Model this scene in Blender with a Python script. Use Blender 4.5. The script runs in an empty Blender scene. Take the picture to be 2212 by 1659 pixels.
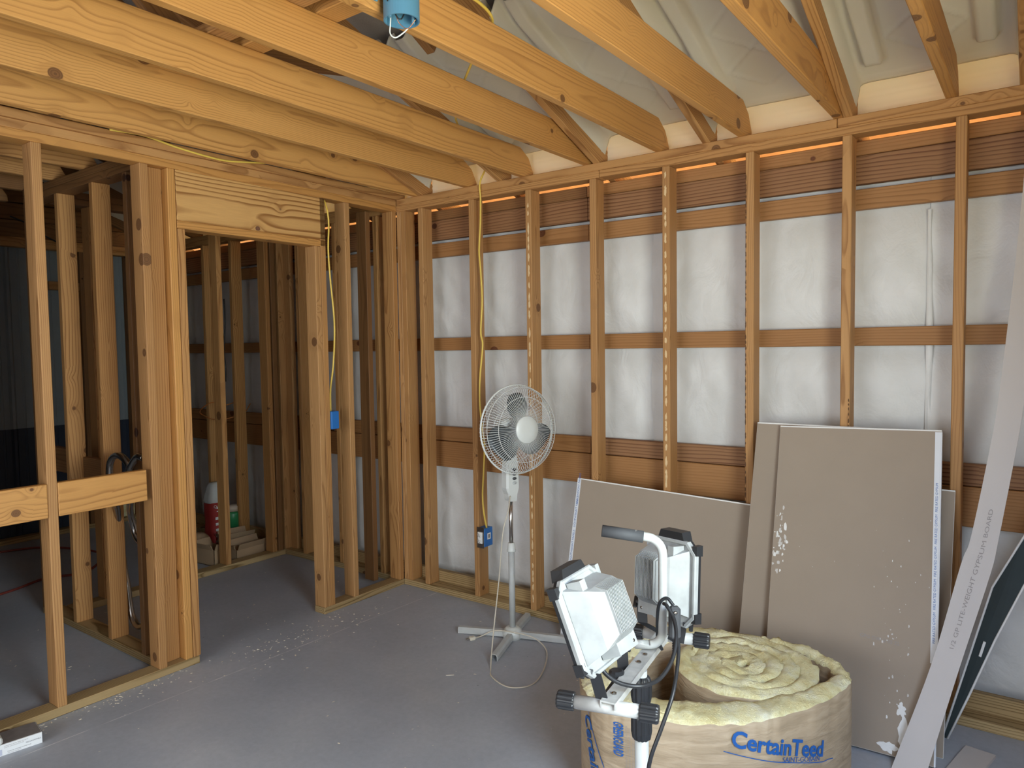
import bpy, bmesh, math, random
from mathutils import Vector, Matrix, noise
random.seed(7)
R = math.radians
S = bpy.context.scene
COL = S.collection
D = bpy.data

# ---------------------------------------------------------------- camera
CAM = Vector((3.31968, -3.30411, 1.53332))
RX = Vector((0.80589988, 0.59186977, -0.01468164))
UX = Vector((-0.01905569, 0.05071564, 0.99853132))
FX = Vector((-0.5917451, 0.80443651, -0.05215022))
cd = D.cameras.new('camera'); cam = D.objects.new('camera', cd); COL.objects.link(cam)
M = Matrix((RX, UX, -FX)).transposed().to_4x4(); M.translation = CAM
cam.matrix_world = M
cd.sensor_width = 36; cd.lens = 1563.7415 * 36 / 2212; cd.clip_start = .05
S.camera = cam

def ray(px, py):
    return FX + RX * ((px - 1106) / 1563.7415) + UX * ((829.5 - py) / 1563.7415)
def sight(px, py, dep):
    return CAM + ray(px, py) * dep
def onz(px, py, z):
    d = ray(px, py); return CAM + d * ((z - CAM.z) / d.z)
def ony(px, py, y):
    d = ray(px, py); return CAM + d * ((y - CAM.y) / d.y)

# ---------------------------------------------------------------- world, lights, exposure
W = D.worlds.new('world'); S.world = W; W.use_nodes = True
bg = W.node_tree.nodes['Background']
bg.inputs[0].default_value = (.74, .84, 1, 1); bg.inputs[1].default_value = .9
sun = D.lights.new('sun', 'SUN'); sun.energy = 52; sun.angle = R(1); sun.color = (1, .93, .80)
so = D.objects.new('sun', sun); COL.objects.link(so); so.rotation_euler = (R(-38), R(12), 0)

def area(name, loc, direction, sx, sy, power, color, spread=180):
    l = D.lights.new(name, 'AREA'); l.shape = 'RECTANGLE'; l.size = sx; l.size_y = sy
    l.energy = power; l.color = color; l.spread = R(spread)
    o = D.objects.new(name, l); COL.objects.link(o); o.location = loc
    o.rotation_euler = Vector(direction).to_track_quat('-Z', 'Y').to_euler()
    return o
# the window in the side wall, right of the camera: sky light coming down, light off the grass coming up
area('window_sky_light', (3.93, -2.42, 1.45), (-1, .12, -.42), .95, 1.1, 58, (.60, .77, 1.0), 150)
area('window_grass_light', (3.93, -2.42, 1.45), (-1, .12, .48), .95, 1.1, 44, (1.0, .93, .52), 150)
# added broad fill from behind the camera, with no known source there
area('fill_light', (1.7, -6.3, 1.25), (-.05, 1, .06), 3.6, 2.1, 106, (.92, .96, 1.0), 170)
S.view_settings.view_transform = 'Standard'
S.view_settings.look = 'None'
S.view_settings.gamma = 1
S.view_settings.use_curve_mapping = False
S.view_settings.exposure = 0.0
S.cycles.use_denoising = True
S.cycles.max_bounces = 8
S.cycles.diffuse_bounces = 5

# ---------------------------------------------------------------- materials
MATS = {}
def newmat(name):
    m = D.materials.new(name); m.use_nodes = True
    nt = m.node_tree; b = nt.nodes['Principled BSDF']
    MATS[name] = m
    return m, nt, b
class N:
    def __init__(s, nt): s.nt = nt
    def __call__(s, typ, ins=None, **kw):
        n = s.nt.nodes.new(typ)
        for k, v in kw.items(): setattr(n, k, v)
        for k, v in (ins or {}).items():
            sock = n.inputs[k]
            if isinstance(v, bpy.types.NodeSocket): s.nt.links.new(v, sock)
            else: sock.default_value = v
        return n
    def math(s, op, a, b=0.0, c=0.0, clamp=False):
        n = s.nt.nodes.new('ShaderNodeMath'); n.operation = op; n.use_clamp = clamp
        for i, v in enumerate((a, b, c)):
            if isinstance(v, bpy.types.NodeSocket): s.nt.links.new(v, n.inputs[i])
            else: n.inputs[i].default_value = v
        return n.outputs[0]
    def mix(s, f, a, b, mode='MIX'):
        n = s.nt.nodes.new('ShaderNodeMix'); n.data_type = 'RGBA'; n.blend_type = mode
        for i, v in ((0, f), (6, a), (7, b)):
            if isinstance(v, bpy.types.NodeSocket): s.nt.links.new(v, n.inputs[i])
            elif i == 0: n.inputs[0].default_value = v
            else: n.inputs[i].default_value = (*v, 1)
        return n.outputs[2]
    def ramp(s, f, stops):
        n = s.nt.nodes.new('ShaderNodeValToRGB')
        while len(n.color_ramp.elements) < len(stops): n.color_ramp.elements.new(.5)
        for e, (p, c) in zip(n.color_ramp.elements, stops):
            e.position = p; e.color = (*c, 1) if len(c) == 3 else c
        s.nt.links.new(f, n.inputs[0]); return n.outputs[0]
    def link(s, a, b): s.nt.links.new(a, b)

def plain(name, col, rough=.6, metal=0, spec=.5, noise_amt=.06, scale=9, bump=0, bscale=60):
    m, nt, b = newmat(name); n = N(nt)
    tc = n('ShaderNodeTexCoord').outputs['Object']
    nz = n('ShaderNodeTexNoise', {'Vector': tc, 'Scale': scale, 'Detail': 4})
    f = n.math('MULTIPLY_ADD', nz.outputs[0], noise_amt * 2, 1 - noise_amt)
    c = n.mix(1.0, col, n('ShaderNodeCombineColor', {0: f, 1: f, 2: f}).outputs[0], 'MULTIPLY')
    n.link(c, b.inputs['Base Color'])
    b.inputs['Roughness'].default_value = rough; b.inputs['Metallic'].default_value = metal
    b.inputs['Specular IOR Level'].default_value = spec
    if bump:
        nb = n('ShaderNodeTexNoise', {'Vector': tc, 'Scale': bscale, 'Detail': 3})
        bp = n('ShaderNodeBump', {'Height': nb.outputs[0], 'Strength': bump, 'Distance': .004})
        n.link(bp.outputs[0], b.inputs['Normal'])
    return m

def wood(name, light, dark, knot, ringf=150, contrast=1.0, knots=1.0, tint=(1, 1, 1), rough=.62, seedmul=1.0):
    m, nt, b = newmat(name); n = N(nt)
    tc = n('ShaderNodeTexCoord').outputs['Object']
    rnd = n('ShaderNodeObjectInfo').outputs['Random']
    wn = n('ShaderNodeTexWhiteNoise', {'W': n.math('MULTIPLY', rnd, 91.7 * seedmul)}, noise_dimensions='1D')
    off = n('ShaderNodeVectorMath', {0: wn.outputs['Color'], 1: (40, 40, 40)}, operation='MULTIPLY').outputs[0]
    sep0 = n('ShaderNodeSeparateColor', {0: wn.outputs['Color']})
    pos = n('ShaderNodeVectorMath', {0: tc, 1: off}, operation='ADD').outputs[0]
    # knots: a sparse 3-D scatter that swallows rings around it
    kp = n('ShaderNodeVectorMath', {0: pos, 1: (6.5, 7.5, 7.5)}, operation='MULTIPLY').outputs[0]
    vo = n('ShaderNodeTexVoronoi', {'Vector': kp, 'Scale': 1.0, 'Randomness': 1.0})
    kd = vo.outputs['Distance']
    kr = n('ShaderNodeSeparateColor', {0: vo.outputs['Color']})
    has = n.math('GREATER_THAN', kr.outputs[0], 1.0 - .62 * knots)
    # long slow drift of the rings
    wp = n('ShaderNodeVectorMath', {0: pos, 1: (.9, 5, 5)}, operation='MULTIPLY').outputs[0]
    w1 = n('ShaderNodeTexNoise', {'Vector': wp, 'Scale': 1.0, 'Detail': 2.0, 'Roughness': .45})
    sep = n('ShaderNodeSeparateXYZ', {0: tc})
    cy = n.math('MULTIPLY_ADD', sep0.outputs[0], .10, -.05)
    cz = n.math('MULTIPLY_ADD', sep0.outputs[1], .16, -.02)
    dy = n.math('SUBTRACT', sep.outputs[1], cy)
    dz = n.math('ADD', sep.outputs[2], cz)
    rr = n.math('SQRT', n.math('ADD', n.math('MULTIPLY', dy, dy), n.math('MULTIPLY', dz, dz)))
    rr = n.math('MULTIPLY_ADD', w1.outputs[0], .060, rr)
    rr = n.math('MULTIPLY_ADD', sep.outputs[0], n.math('MULTIPLY_ADD', sep0.outputs[2], .012, -.006), rr)
    near = n.math('POWER', 2.718, n.math('MULTIPLY', kd, -8.5))
    rr = n.math('MULTIPLY_ADD', n.math('MULTIPLY', near, has), .042, rr)
    fr = n.math('FRACT', n.math('MULTIPLY', rr, ringf))
    ring = n.ramp(fr, [(0, (0, 0, 0)), (.55, (.10, .10, .10)), (.86, (1, 1, 1)), (.95, (.4, .4, .4)), (1, (0, 0, 0))])
    fade = n('ShaderNodeTexNoise', {'Vector': wp, 'Scale': 2.3, 'Detail': 2})
    amt = n.math('MULTIPLY', ring, n.math('MULTIPLY_ADD', fade.outputs[0], 1.7 * contrast, .05))
    # per-board colour change and slow blotches
    bl = n('ShaderNodeTexNoise', {'Vector': pos, 'Scale': 3.5, 'Detail': 3})
    l2 = tuple(min(1, c * k) for c, k in zip(light, (1.07, 1.07, 1.06)))
    l3 = tuple(c * k for c, k in zip(light, (.86, .79, .70)))
    base = n.mix(sep0.outputs[2], l3, l2)
    base = n.mix(n.math('MULTIPLY', bl.outputs[0], .55), base, light)
    c = n.mix(n.math('MULTIPLY', amt, .75, clamp=True), base, dark)
    # fine fibres
    fp = n('ShaderNodeVectorMath', {0: pos, 1: (9, 320, 320)}, operation='MULTIPLY').outputs[0]
    fb = n('ShaderNodeTexNoise', {'Vector': fp, 'Scale': 1.0, 'Detail': 2})
    fv = n.math('MULTIPLY_ADD', fb.outputs[0], .22, .89)
    c = n.mix(1.0, c, n('ShaderNodeCombineColor', {0: fv, 1: fv, 2: fv}).outputs[0], 'MULTIPLY')
    # knots
    ks = n.math('MULTIPLY_ADD', n.math('MULTIPLY', kr.outputs[1], kr.outputs[1]), .19, .05)
    kin = n.math('MULTIPLY', has, n.math('SMOOTH_MIN', 1.0, n.math('MULTIPLY', n.math('SUBTRACT', ks, kd), 60, clamp=True), .02), clamp=True)
    hal = n.math('MULTIPLY', has, n.math('MULTIPLY', n.math('SUBTRACT', n.math('MULTIPLY', ks, 2.3), kd), 7, clamp=True), clamp=True)
    c = n.mix(n.math('MULTIPLY', hal, .45), c, tuple(a * .5 + d * .5 for a, d in zip(light, dark)))
    kc = n.mix(n.math('FRACT', n.math('MULTIPLY', kd, 28)), tuple(q * 1.7 for q in knot), knot)
    c = n.mix(kin, c, kc)
    n.link(c, b.inputs['Base Color'])
    b.inputs['Roughness'].default_value = rough
    b.inputs['Specular IOR Level'].default_value = .35
    bp = n('ShaderNodeBump', {'Height': fb.outputs[0], 'Strength': .12, 'Distance': .002})
    n.link(bp.outputs[0], b.inputs['Normal'])
    return m

WOOD = wood('spruce_lumber', (.50, .265, .098), (.23, .09, .024), (.13, .058, .020), ringf=95, knots=1.0)
JOIST = wood('joist_lumber', (.60, .312, .098), (.31, .13, .034), (.14, .062, .022), ringf=105, contrast=.85, knots=1.0, rough=.5)
HEADW = wood('header_lumber', (.62, .36, .135), (.30, .13, .036), (.13, .06, .035), ringf=62, contrast=1.9, knots=.7, rough=.55, seedmul=1.7)
EDGE = wood('stud_lumber', (.48, .262, .105), (.25, .108, .033), (.12, .054, .02), ringf=120, knots=.8)
TREAT = wood('treated_lumber', (.43, .31, .155), (.18, .11, .038), (.10, .05, .02), ringf=100, contrast=1.5, knots=.3)
DARKW = wood('carrier_lumber', (.33, .175, .085), (.15, .06, .024), (.06, .022, .011), ringf=60, contrast=1.5, knots=.7)
GIRT = wood('girt_lumber', (.38, .19, .072), (.22, .095, .028), (.10, .035, .014), ringf=80, contrast=.8, knots=.6)
DIM = wood('shaded_dark_lumber', (.25, .125, .048), (.12, .05, .018), (.045, .018, .009), ringf=90, contrast=.8, knots=.6)  # dark boards, and framing whose shade is put into the colour

WHITE_PL = plain('white_plastic', (.66, .68, .66), .35, noise_amt=.03)
LAMPW = plain('scuffed_lamp_enamel', (.34, .355, .36), .42, noise_amt=.28, scale=26)
WHITE_PAINT = plain('white_painted_metal', (.48, .495, .49), .36, noise_amt=.16, scale=22)
GUARD = plain('white_wire', (.66, .67, .66), .35)
BLADE = plain('smoky_blade', (.055, .065, .072), .25)
CHROME = plain('chrome', (.62, .60, .58), .22, metal=1)
STEELP = plain('dull_steel', (.40, .38, .36), .25, metal=1)
BLACKP = plain('black_plastic', (.018, .019, .022), .42)
GREYP = plain('grey_foam_grip', (.055, .058, .065), .7)
CORD = plain('cream_cord', (.62, .57, .47), .5)
CABLE = plain('black_cable', (.02, .021, .024), .4)
YEL = plain('yellow_cable', (.78, .55, .10), .45)
BLUEB = plain('blue_plastic', (.02, .16, .50), .4)
LBLUE = plain('light_blue_plastic', (.09, .235, .35), .35)
DWF = plain('drywall_back_paper', (.335, .270, .210), .8, noise_amt=.06, scale=5, bump=.05, bscale=140)
DWG = plain('drywall_grey_paper', (.54, .50, .48), .8, noise_amt=.04, scale=6)
GYP = plain('gypsum_core', (.80, .79, .77), .9, noise_amt=.08, scale=40, bump=.4)
DGRN = plain('dark_green_facing', (.020, .032, .034), .7, noise_amt=.2, scale=20)
TAPE = plain('white_edge_tape', (.72, .74, .78), .55)
INKB = plain('blue_ink', (.012, .10, .36), .6)
INKD = plain('dark_ink', (.05, .05, .08), .6)
INKG = plain('grey_ink', (.30, .27, .26), .7)
CARD = plain('cardboard', (.42, .29, .175), .8, noise_amt=.08, scale=12)
RED = plain('red_sack_print', (.42, .035, .03), .6)
GREENP = plain('green_jug', (.03, .22, .08), .4)
HOSE = plain('red_rubber_hose', (.22, .04, .03), .5)
FOIL = plain('outlet_white', (.86, .86, .84), .3)
SPECK = plain('sawdust', (.80, .74, .62), .8)
COPPER = plain('copper_wire', (.75, .30, .15), .3, metal=1)

def kraft():
    m, nt, b = newmat('kraft_facing'); n = N(nt)
    tc = n('ShaderNodeTexCoord').outputs['Object']
    v = n('ShaderNodeVectorMath', {0: tc, 1: (3, 3, 16)}, operation='MULTIPLY').outputs[0]
    w = n('ShaderNodeTexNoise', {'Vector': v, 'Scale': 2.4, 'Detail': 5, 'Distortion': .7})
    c = n.ramp(w.outputs[0], [(.3, (.33, .245, .155)), (.55, (.43, .325, .215)), (.8, (.50, .40, .28))])
    n.link(c, b.inputs['Base Color']); b.inputs['Roughness'].default_value = .6
    bp = n('ShaderNodeBump', {'Height': w.outputs[0], 'Strength': .55, 'Distance': .012})
    n.link(bp.outputs[0], b.inputs['Normal']); return m
KRAFT = kraft()
def fluff():
    m, nt, b = newmat('yellow_fibreglass'); n = N(nt)
    tc = n('ShaderNodeTexCoord').outputs['Object']
    a = n('ShaderNodeTexNoise', {'Vector': tc, 'Scale': 14, 'Detail': 6, 'Roughness': .7})
    f = n('ShaderNodeTexNoise', {'Vector': tc, 'Scale': 90, 'Detail': 4, 'Roughness': .7, 'Distortion': 1.2})
    c = n.ramp(a.outputs[0], [(.3, (.74, .62, .27)), (.5, (.88, .82, .50)), (.72, (.92, .90, .72))])
    n.link(c, b.inputs['Base Color']); b.inputs['Roughness'].default_value = 1
    b.inputs['Specular IOR Level'].default_value = .1
    b.inputs['Subsurface Weight'].default_value = 0
    h = n.math('ADD', n.math('MULTIPLY', a.outputs[0], 1.2), f.outputs[0])
    bp = n('ShaderNodeBump', {'Height': h, 'Strength': .9, 'Distance': .008})
    n.link(bp.outputs[0], b.inputs['Normal']); return m
FLUFF = fluff()
def concrete():
    m, nt, b = newmat('concrete_slab'); n = N(nt)
    tc = n('ShaderNodeTexCoord').outputs['Object']
    a = n('ShaderNodeTexNoise', {'Vector': tc, 'Scale': 1.4, 'Detail': 7, 'Roughness': .62})
    f = n('ShaderNodeTexNoise', {'Vector': tc, 'Scale': 38, 'Detail': 4, 'Roughness': .7})
    c = n.ramp(a.outputs[0], [(.28, (.315, .345, .395)), (.5, (.385, .412, .465)), (.72, (.455, .475, .515))])
    fv = n.math('MULTIPLY_ADD', f.outputs[0], .3, .85)
    c = n.mix(1.0, c, n('ShaderNodeCombineColor', {0: fv, 1: fv, 2: fv}).outputs[0], 'MULTIPLY')
    # small dark pits and scuffs
    vo = n('ShaderNodeTexVoronoi', {'Vector': tc, 'Scale': 7.0, 'Randomness': 1.0})
    pit = n.math('LESS_THAN', vo.outputs['Distance'], .022)
    c = n.mix(n.math('MULTIPLY', pit, .7), c, (.06, .06, .065))
    # the snapped chalk line
    sp = n('ShaderNodeSeparateXYZ', {0: tc})
    e = n.math('SUBTRACT', sp.outputs[0], n.math('MULTIPLY_ADD', sp.outputs[1], .0341, .2846))
    on = n.math('LESS_THAN', n.math('ABSOLUTE', e), .0021)
    brk = n('ShaderNodeTexNoise', {'Vector': tc, 'Scale': 11, 'Detail': 2})
    on = n.math('MULTIPLY', on, n.math('MULTIPLY', n.math('SUBTRACT', brk.outputs[0], .32), 3, clamp=True))
    c = n.mix(n.math('MULTIPLY', on, .9), c, (.85, .82, .80))
    n.link(c, b.inputs['Base Color'])
    n.link(n.ramp(a.outputs[0], [(.3, (.42, .42, .42)), (.7, (.6, .6, .6))]), b.inputs['Roughness'])
    bp = n('ShaderNodeBump', {'Height': f.outputs[0], 'Strength': .08, 'Distance': .003})
    n.link(bp.outputs[0], b.inputs['Normal']); return m
CONC = concrete()
def housewrap():
    m, nt, b = newmat('white_insulation_facing'); n = N(nt)
    tc = n('ShaderNodeTexCoord').outputs['Object']
    a = n('ShaderNodeTexNoise', {'Vector': tc, 'Scale': 5, 'Detail': 5})
    c = n.ramp(a.outputs[0], [(.3, (.64, .64, .62)), (.7, (.74, .74, .73))])
    n.link(c, b.inputs['Base Color']); b.inputs['Roughness'].default_value = .45
    v = n('ShaderNodeVectorMath', {0: tc, 1: (5, 5, 3.2)}, operation='MULTIPLY').outputs[0]
    w = n('ShaderNodeTexNoise', {'Vector': v, 'Scale': 1.6, 'Detail': 4, 'Distortion': 1.0})
    f = n('ShaderNodeTexNoise', {'Vector': tc, 'Scale': 120, 'Detail': 2})
    h = n.math('ADD', w.outputs[0], n.math('MULTIPLY', f.outputs[0], .06))
    bp = n('ShaderNodeBump', {'Height': h, 'Strength': .28, 'Distance': .03})
    n.link(bp.outputs[0], b.inputs['Normal']); return m
WRAP = housewrap()
def foam(name, f, col):
    m, nt, b = newmat(name); n = N(nt)
    b.inputs['Base Color'].default_value = (*col, 1); b.inputs['Roughness'].default_value = .36
    tr = n('ShaderNodeBsdfTranslucent', {'Color': (1, .93, .70, 1)})
    mx = n('ShaderNodeMixShader', {0: f}); n.link(b.outputs[0], mx.inputs[1]); n.link(tr.outputs[0], mx.inputs[2])
    n.link(mx.outputs[0], nt.nodes['Material Output'].inputs[0]); return m
FOAM = foam('shaded_white_foam_vent', .05, (.66, .60, .49))  # same foam as the flap, its colour lowered to stand for shade
FLAP = foam('backlit_thin_foam_flap', .5, (.74, .72, .64))  # brighter, more translucent copy; the backlit glow is put into the material
FABRIC = plain('grey_woven_underlay', (.36, .33, .30), .8, noise_amt=.05, bump=.5, bscale=110)
SIDING = plain('grey_blue_steel', (.24, .275, .295), .4, noise_amt=.05, spec=.4)
NAVY = plain('navy_steel', (.028, .038, .062), .4, noise_amt=.08)
OSB = plain('osb_board', (.46, .36, .24), .8, noise_amt=.2, scale=30)
GRASS = plain('dry_grass', (.42, .37, .24), .95, noise_amt=.2, scale=1)
GLASS, _nt, _b = newmat('window_glass')
_b.inputs['Transmission Weight'].default_value = 1; _b.inputs['Roughness'].default_value = 0

# ---------------------------------------------------------------- building helpers
WM = {}
def link(o, mat=None, parent=None, world=None):
    COL.objects.link(o)
    if mat and o.type == 'MESH' and not o.data.materials: o.data.materials.append(mat)
    world = world or Matrix()
    WM[o] = world
    if parent:
        o.parent = parent; o.matrix_parent_inverse = Matrix()
        o.matrix_basis = WM[parent].inverted() @ world
    else: o.matrix_basis = world
    return o
def tag(o, label=None, cat=None, group=None, kind=None):
    if label: o['label'] = label
    if cat: o['category'] = cat
    if group: o['group'] = group
    if kind: o['kind'] = kind
    return o
def empty(name, loc, label=None, cat=None, kind=None, group=None):
    o = D.objects.new(name, None); o.empty_display_size = .1
    link(o, world=Matrix.Translation(Vector(loc)))
    return tag(o, label, cat, group, kind)
def obj(name, verts, faces, mat, parent=None, smooth=False, mats=None, fmat=None):
    """verts in world coordinates; the origin goes to the middle of the mesh"""
    vs = [Vector(v) for v in verts]
    lo = Vector([min(v[i] for v in vs) for i in range(3)]); hi = Vector([max(v[i] for v in vs) for i in range(3)])
    c = (lo + hi) / 2
    me = D.meshes.new(name); me.from_pydata([v - c for v in vs], [], faces)
    for mm in (mats or [mat]): me.materials.append(mm)
    if fmat:
        for p, i in zip(me.polygons, fmat): p.material_index = i
    if smooth:
        for p in me.polygons: p.use_smooth = True
    me.update()
    o = D.objects.new(name, me)
    return link(o, None, parent, Matrix.Translation(c))
def bmobj(name, bm, mat, parent=None, world=None, smooth=False):
    me = D.meshes.new(name); bm.to_mesh(me); bm.free(); me.materials.append(mat)
    if smooth:
        for p in me.polygons: p.use_smooth = True
    return link(D.objects.new(name, me), None, parent, world)
BOXC = {}
def boxmesh(L, a, b, mat, bev=.003):
    key = (round(L, 3), round(a, 3), round(b, 3), mat.name, bev)
    if key not in BOXC:
        bm = bmesh.new(); bmesh.ops.create_cube(bm, size=1)
        bmesh.ops.scale(bm, vec=(L, a, b), verts=bm.verts)
        if bev: bmesh.ops.bevel(bm, geom=bm.edges, offset=min(bev, min(L, a, b) * .25), segments=1, affect='EDGES')
        me = D.meshes.new('board'); bm.to_mesh(me); bm.free(); me.materials.append(mat)
        BOXC[key] = me
    return BOXC[key]
AX = {'x': Matrix(((1, 0, 0), (0, 1, 0), (0, 0, 1))),
      'y': Matrix(((0, 0, 1), (1, 0, 0), (0, 1, 0))),
      'z': Matrix(((0, 1, 0), (0, 0, 1), (1, 0, 0)))}
def board(name, x, y, z, axis, mat, parent=None, label=None, bev=.003, rot=None):
    dx, dy, dz = x[1] - x[0], y[1] - y[0], z[1] - z[0]
    dims = {'x': (dx, dy, dz), 'y': (dy, dz, dx), 'z': (dz, dx, dy)}[axis]
    o = D.objects.new(name, boxmesh(*dims, mat, bev))
    w = Matrix.Translation(((x[0] + x[1]) / 2, (y[0] + y[1]) / 2, (z[0] + z[1]) / 2)) @ (rot or Matrix()) @ AX[axis].to_4x4()
    link(o, None, parent, w)
    if label: o['label'] = label
    return o
def box(name, x, y, z, mat, parent=None, bev=.002, label=None, rot=None):
    return board(name, x, y, z, 'x', mat, parent, label, bev, rot)
def frame(o, xa, ya, za=None):
    """world matrix from origin and two axes"""
    xa = Vector(xa).normalized(); ya = Vector(ya); ya = (ya - xa * ya.dot(xa)).normalized(); za = xa.cross(ya)
    m = Matrix((xa, ya, za)).transposed().to_4x4(); m.translation = Vector(o); return m
def lbox(name, fr, lo, hi, mat, parent=None, bev=.002):
    """box given in a local frame"""
    dims = [hi[i] - lo[i] for i in range(3)]; c = Vector([(hi[i] + lo[i]) / 2 for i in range(3)])
    o = D.objects.new(name, boxmesh(*dims, mat, bev)); return link(o, None, parent, fr @ Matrix.Translation(c))
def smoothpath(pts, k=8):
    P = [Vector(p) for p in pts]; P = [P[0] * 2 - P[1]] + P + [P[-1] * 2 - P[-2]]; out = []
    for i in range(1, len(P) - 2):
        for j in range(k):
            t = j / k; a, b, c, d = P[i - 1:i + 3]
            out.append(.5 * ((2 * b) + (c - a) * t + (2 * a - 5 * b + 4 * c - d) * t * t + (3 * b - a - 3 * c + d) * t ** 3))
    out.append(P[-2]); return out
def tubegeo(pts, r, seg=10, cap=True, sy=1.0):
    P = [Vector(p) for p in pts]; V = []; F = []
    t0 = (P[1] - P[0]).normalized(); nrm = t0.orthogonal().normalized()
    if sy != 1: nrm = Vector((0, 0, 1)) - t0 * t0.z; nrm.normalize()
    for i, p in enumerate(P):
        t = (P[min(i + 1, len(P) - 1)] - P[max(i - 1, 0)]).normalized()
        nrm = (nrm - t * nrm.dot(t)).normalized(); bn = t.cross(nrm)
        rr = r[i] if isinstance(r, (list, tuple)) else r
        for s in range(seg):
            a = 2 * math.pi * s / seg; V.append(p + nrm * (math.cos(a) * rr) + bn * (math.sin(a) * rr * sy))
    for i in range(len(P) - 1):
        for s in range(seg):
            a = i * seg + s; b = i * seg + (s + 1) % seg; F.append((a, b, b + seg, a + seg))
    if cap: F.append(tuple(range(seg))[::-1]); F.append(tuple(range((len(P) - 1) * seg, len(P) * seg)))
    return V, F
def tube(name, pts, r, mat, parent=None, seg=10, smooth=True, k=0, cap=True):
    if k: pts = smoothpath(pts, k)
    V, F = tubegeo(pts, r, seg, cap)
    o = obj(name, V, F, mat, parent, smooth)
    if smooth and cap:
        for p in o.data.polygons:
            if len(p.vertices) > 4: p.use_smooth = False
    return o
def lathe(name, prof, fr, mat, parent=None, seg=24, smooth=True, ridges=0, rd=.0015):
    """profile of (radius, height along local z)"""
    V = []; F = []
    for r_, h in prof:
        for s in range(seg):
            a = 2 * math.pi * s / seg
            q = r_ + (rd * (1 if (s * ridges // seg) * 2 % 2 == 0 and (s % max(1, seg // max(1, ridges))) < seg // (2 * ridges) else -1) if ridges and r_ > .004 else 0)
            V.append(fr @ Vector((q * math.cos(a), q * math.sin(a), h)))
    for i in range(len(prof) - 1):
        for s in range(seg):
            a = i * seg + s; b = i * seg + (s + 1) % seg; F.append((a, b, b + seg, a + seg))
    if prof[0][0] > 1e-4: F.append(tuple(range(seg))[::-1])
    if prof[-1][0] > 1e-4: F.append(tuple(range((len(prof) - 1) * seg, len(prof) * seg)))
    return obj(name, V, F, mat, parent, smooth and not ridges)
def textmesh(body, size, shear=0, width=1.0, bold=0):
    cu = D.curves.new('lettering', 'FONT'); cu.body = body; cu.size = size; cu.shear = shear
    cu.resolution_u = 3; cu.fill_mode = 'FRONT'; cu.offset = bold * size
    o = D.objects.new('tmp', cu); COL.objects.link(o)
    dg = bpy.context.evaluated_depsgraph_get(); me = D.meshes.new_from_object(o.evaluated_get(dg))
    D.objects.remove(o); V = [(v.co.x * width, v.co.y) for v in me.vertices]; F = [tuple(p.vertices) for p in me.polygons]
    D.meshes.remove(me); return V, F
def lettering(name, body, size, fn, mat, parent, shear=0, width=1.0, bold=0):
    V, F = textmesh(body, size, shear, width, bold)
    if not V: return None
    return obj(name, [fn(x, y) for x, y in V], F, mat, parent)

# ================================================================ SETTING
SP = .4064; A0 = -.2226; TP = 2.391; TT = 2.467
# floor
obj('floor', [(-3.6, -6.6, 0), (4.2, -6.6, 0), (4.2, .33, 0), (-3.6, .33, 0), (-3.6, -6.6, -.1), (4.2, -6.6, -.1), (4.2, .33, -.1), (-3.6, .33, -.1)],
    [(0, 1, 2, 3), (7, 6, 5, 4), (0, 4, 5, 1), (1, 5, 6, 2), (2, 6, 7, 3), (3, 7, 4, 0)], CONC)
fl = [o for o in COL.objects if o.name == 'floor'][0]
# material uses object space: keep the origin at the world origin
c0 = WM[fl].translation.copy(); fl.data.transform(Matrix.Translation(c0)); fl.matrix_basis = Matrix(); WM[fl] = Matrix()
tag(fl, 'smooth grey concrete floor slab with a faint chalk line', 'floor', kind='structure')
g = obj('ground', [(-30, .4, -.15), (30, .4, -.15), (30, 30, -.15), (-30, 30, -.15), (-30, .4, -.2), (30, .4, -.2), (30, 30, -.2), (-30, 30, -.2)],
        [(0, 1, 2, 3), (7, 6, 5, 4), (0, 4, 5, 1), (1, 5, 6, 2), (2, 6, 7, 3), (3, 7, 4, 0)], GRASS)
tag(g, 'dry ground outside beyond the eave wall', 'ground', kind='structure')

# ---- right (outer) wall: stud frame, girts, insulation
wr = empty('wall_right', (1.5, 0, 0), 'long open stud wall in front of white faced insulation', 'wall', 'structure')
def stud(parent, x, y, z=(.038, TP), mat=EDGE, name='stud'):
    return board(name, x, y, z, 'z', mat, parent)
for n in range(0, 11):
    x0 = A0 + n * SP
    if n == 0: continue
    stud(wr, (x0, x0 + .038), (0, .089))
stud(wr, (.0, .036), (.0, .089))
stud(wr, (.037, .075), (.0, .089), mat=WOOD)
board('sole_plate', (-.004, 4.02), (0, .089), (0, .038), 'x', TREAT, wr)
board('top_plate', (-.004, 1.46), (0, .089), (TP, TP + .0378), 'x', WOOD, wr)
board('top_plate', (1.462, 4.02), (0, .089), (TP, TP + .0378), 'x', WOOD, wr)
board('top_plate', (.0, 2.60), (0, .089), (TP + .038, TT), 'x', WOOD, wr)
board('top_plate', (2.602, 4.02), (0, .089), (TP + .038, TT), 'x', WOOD, wr)
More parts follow.
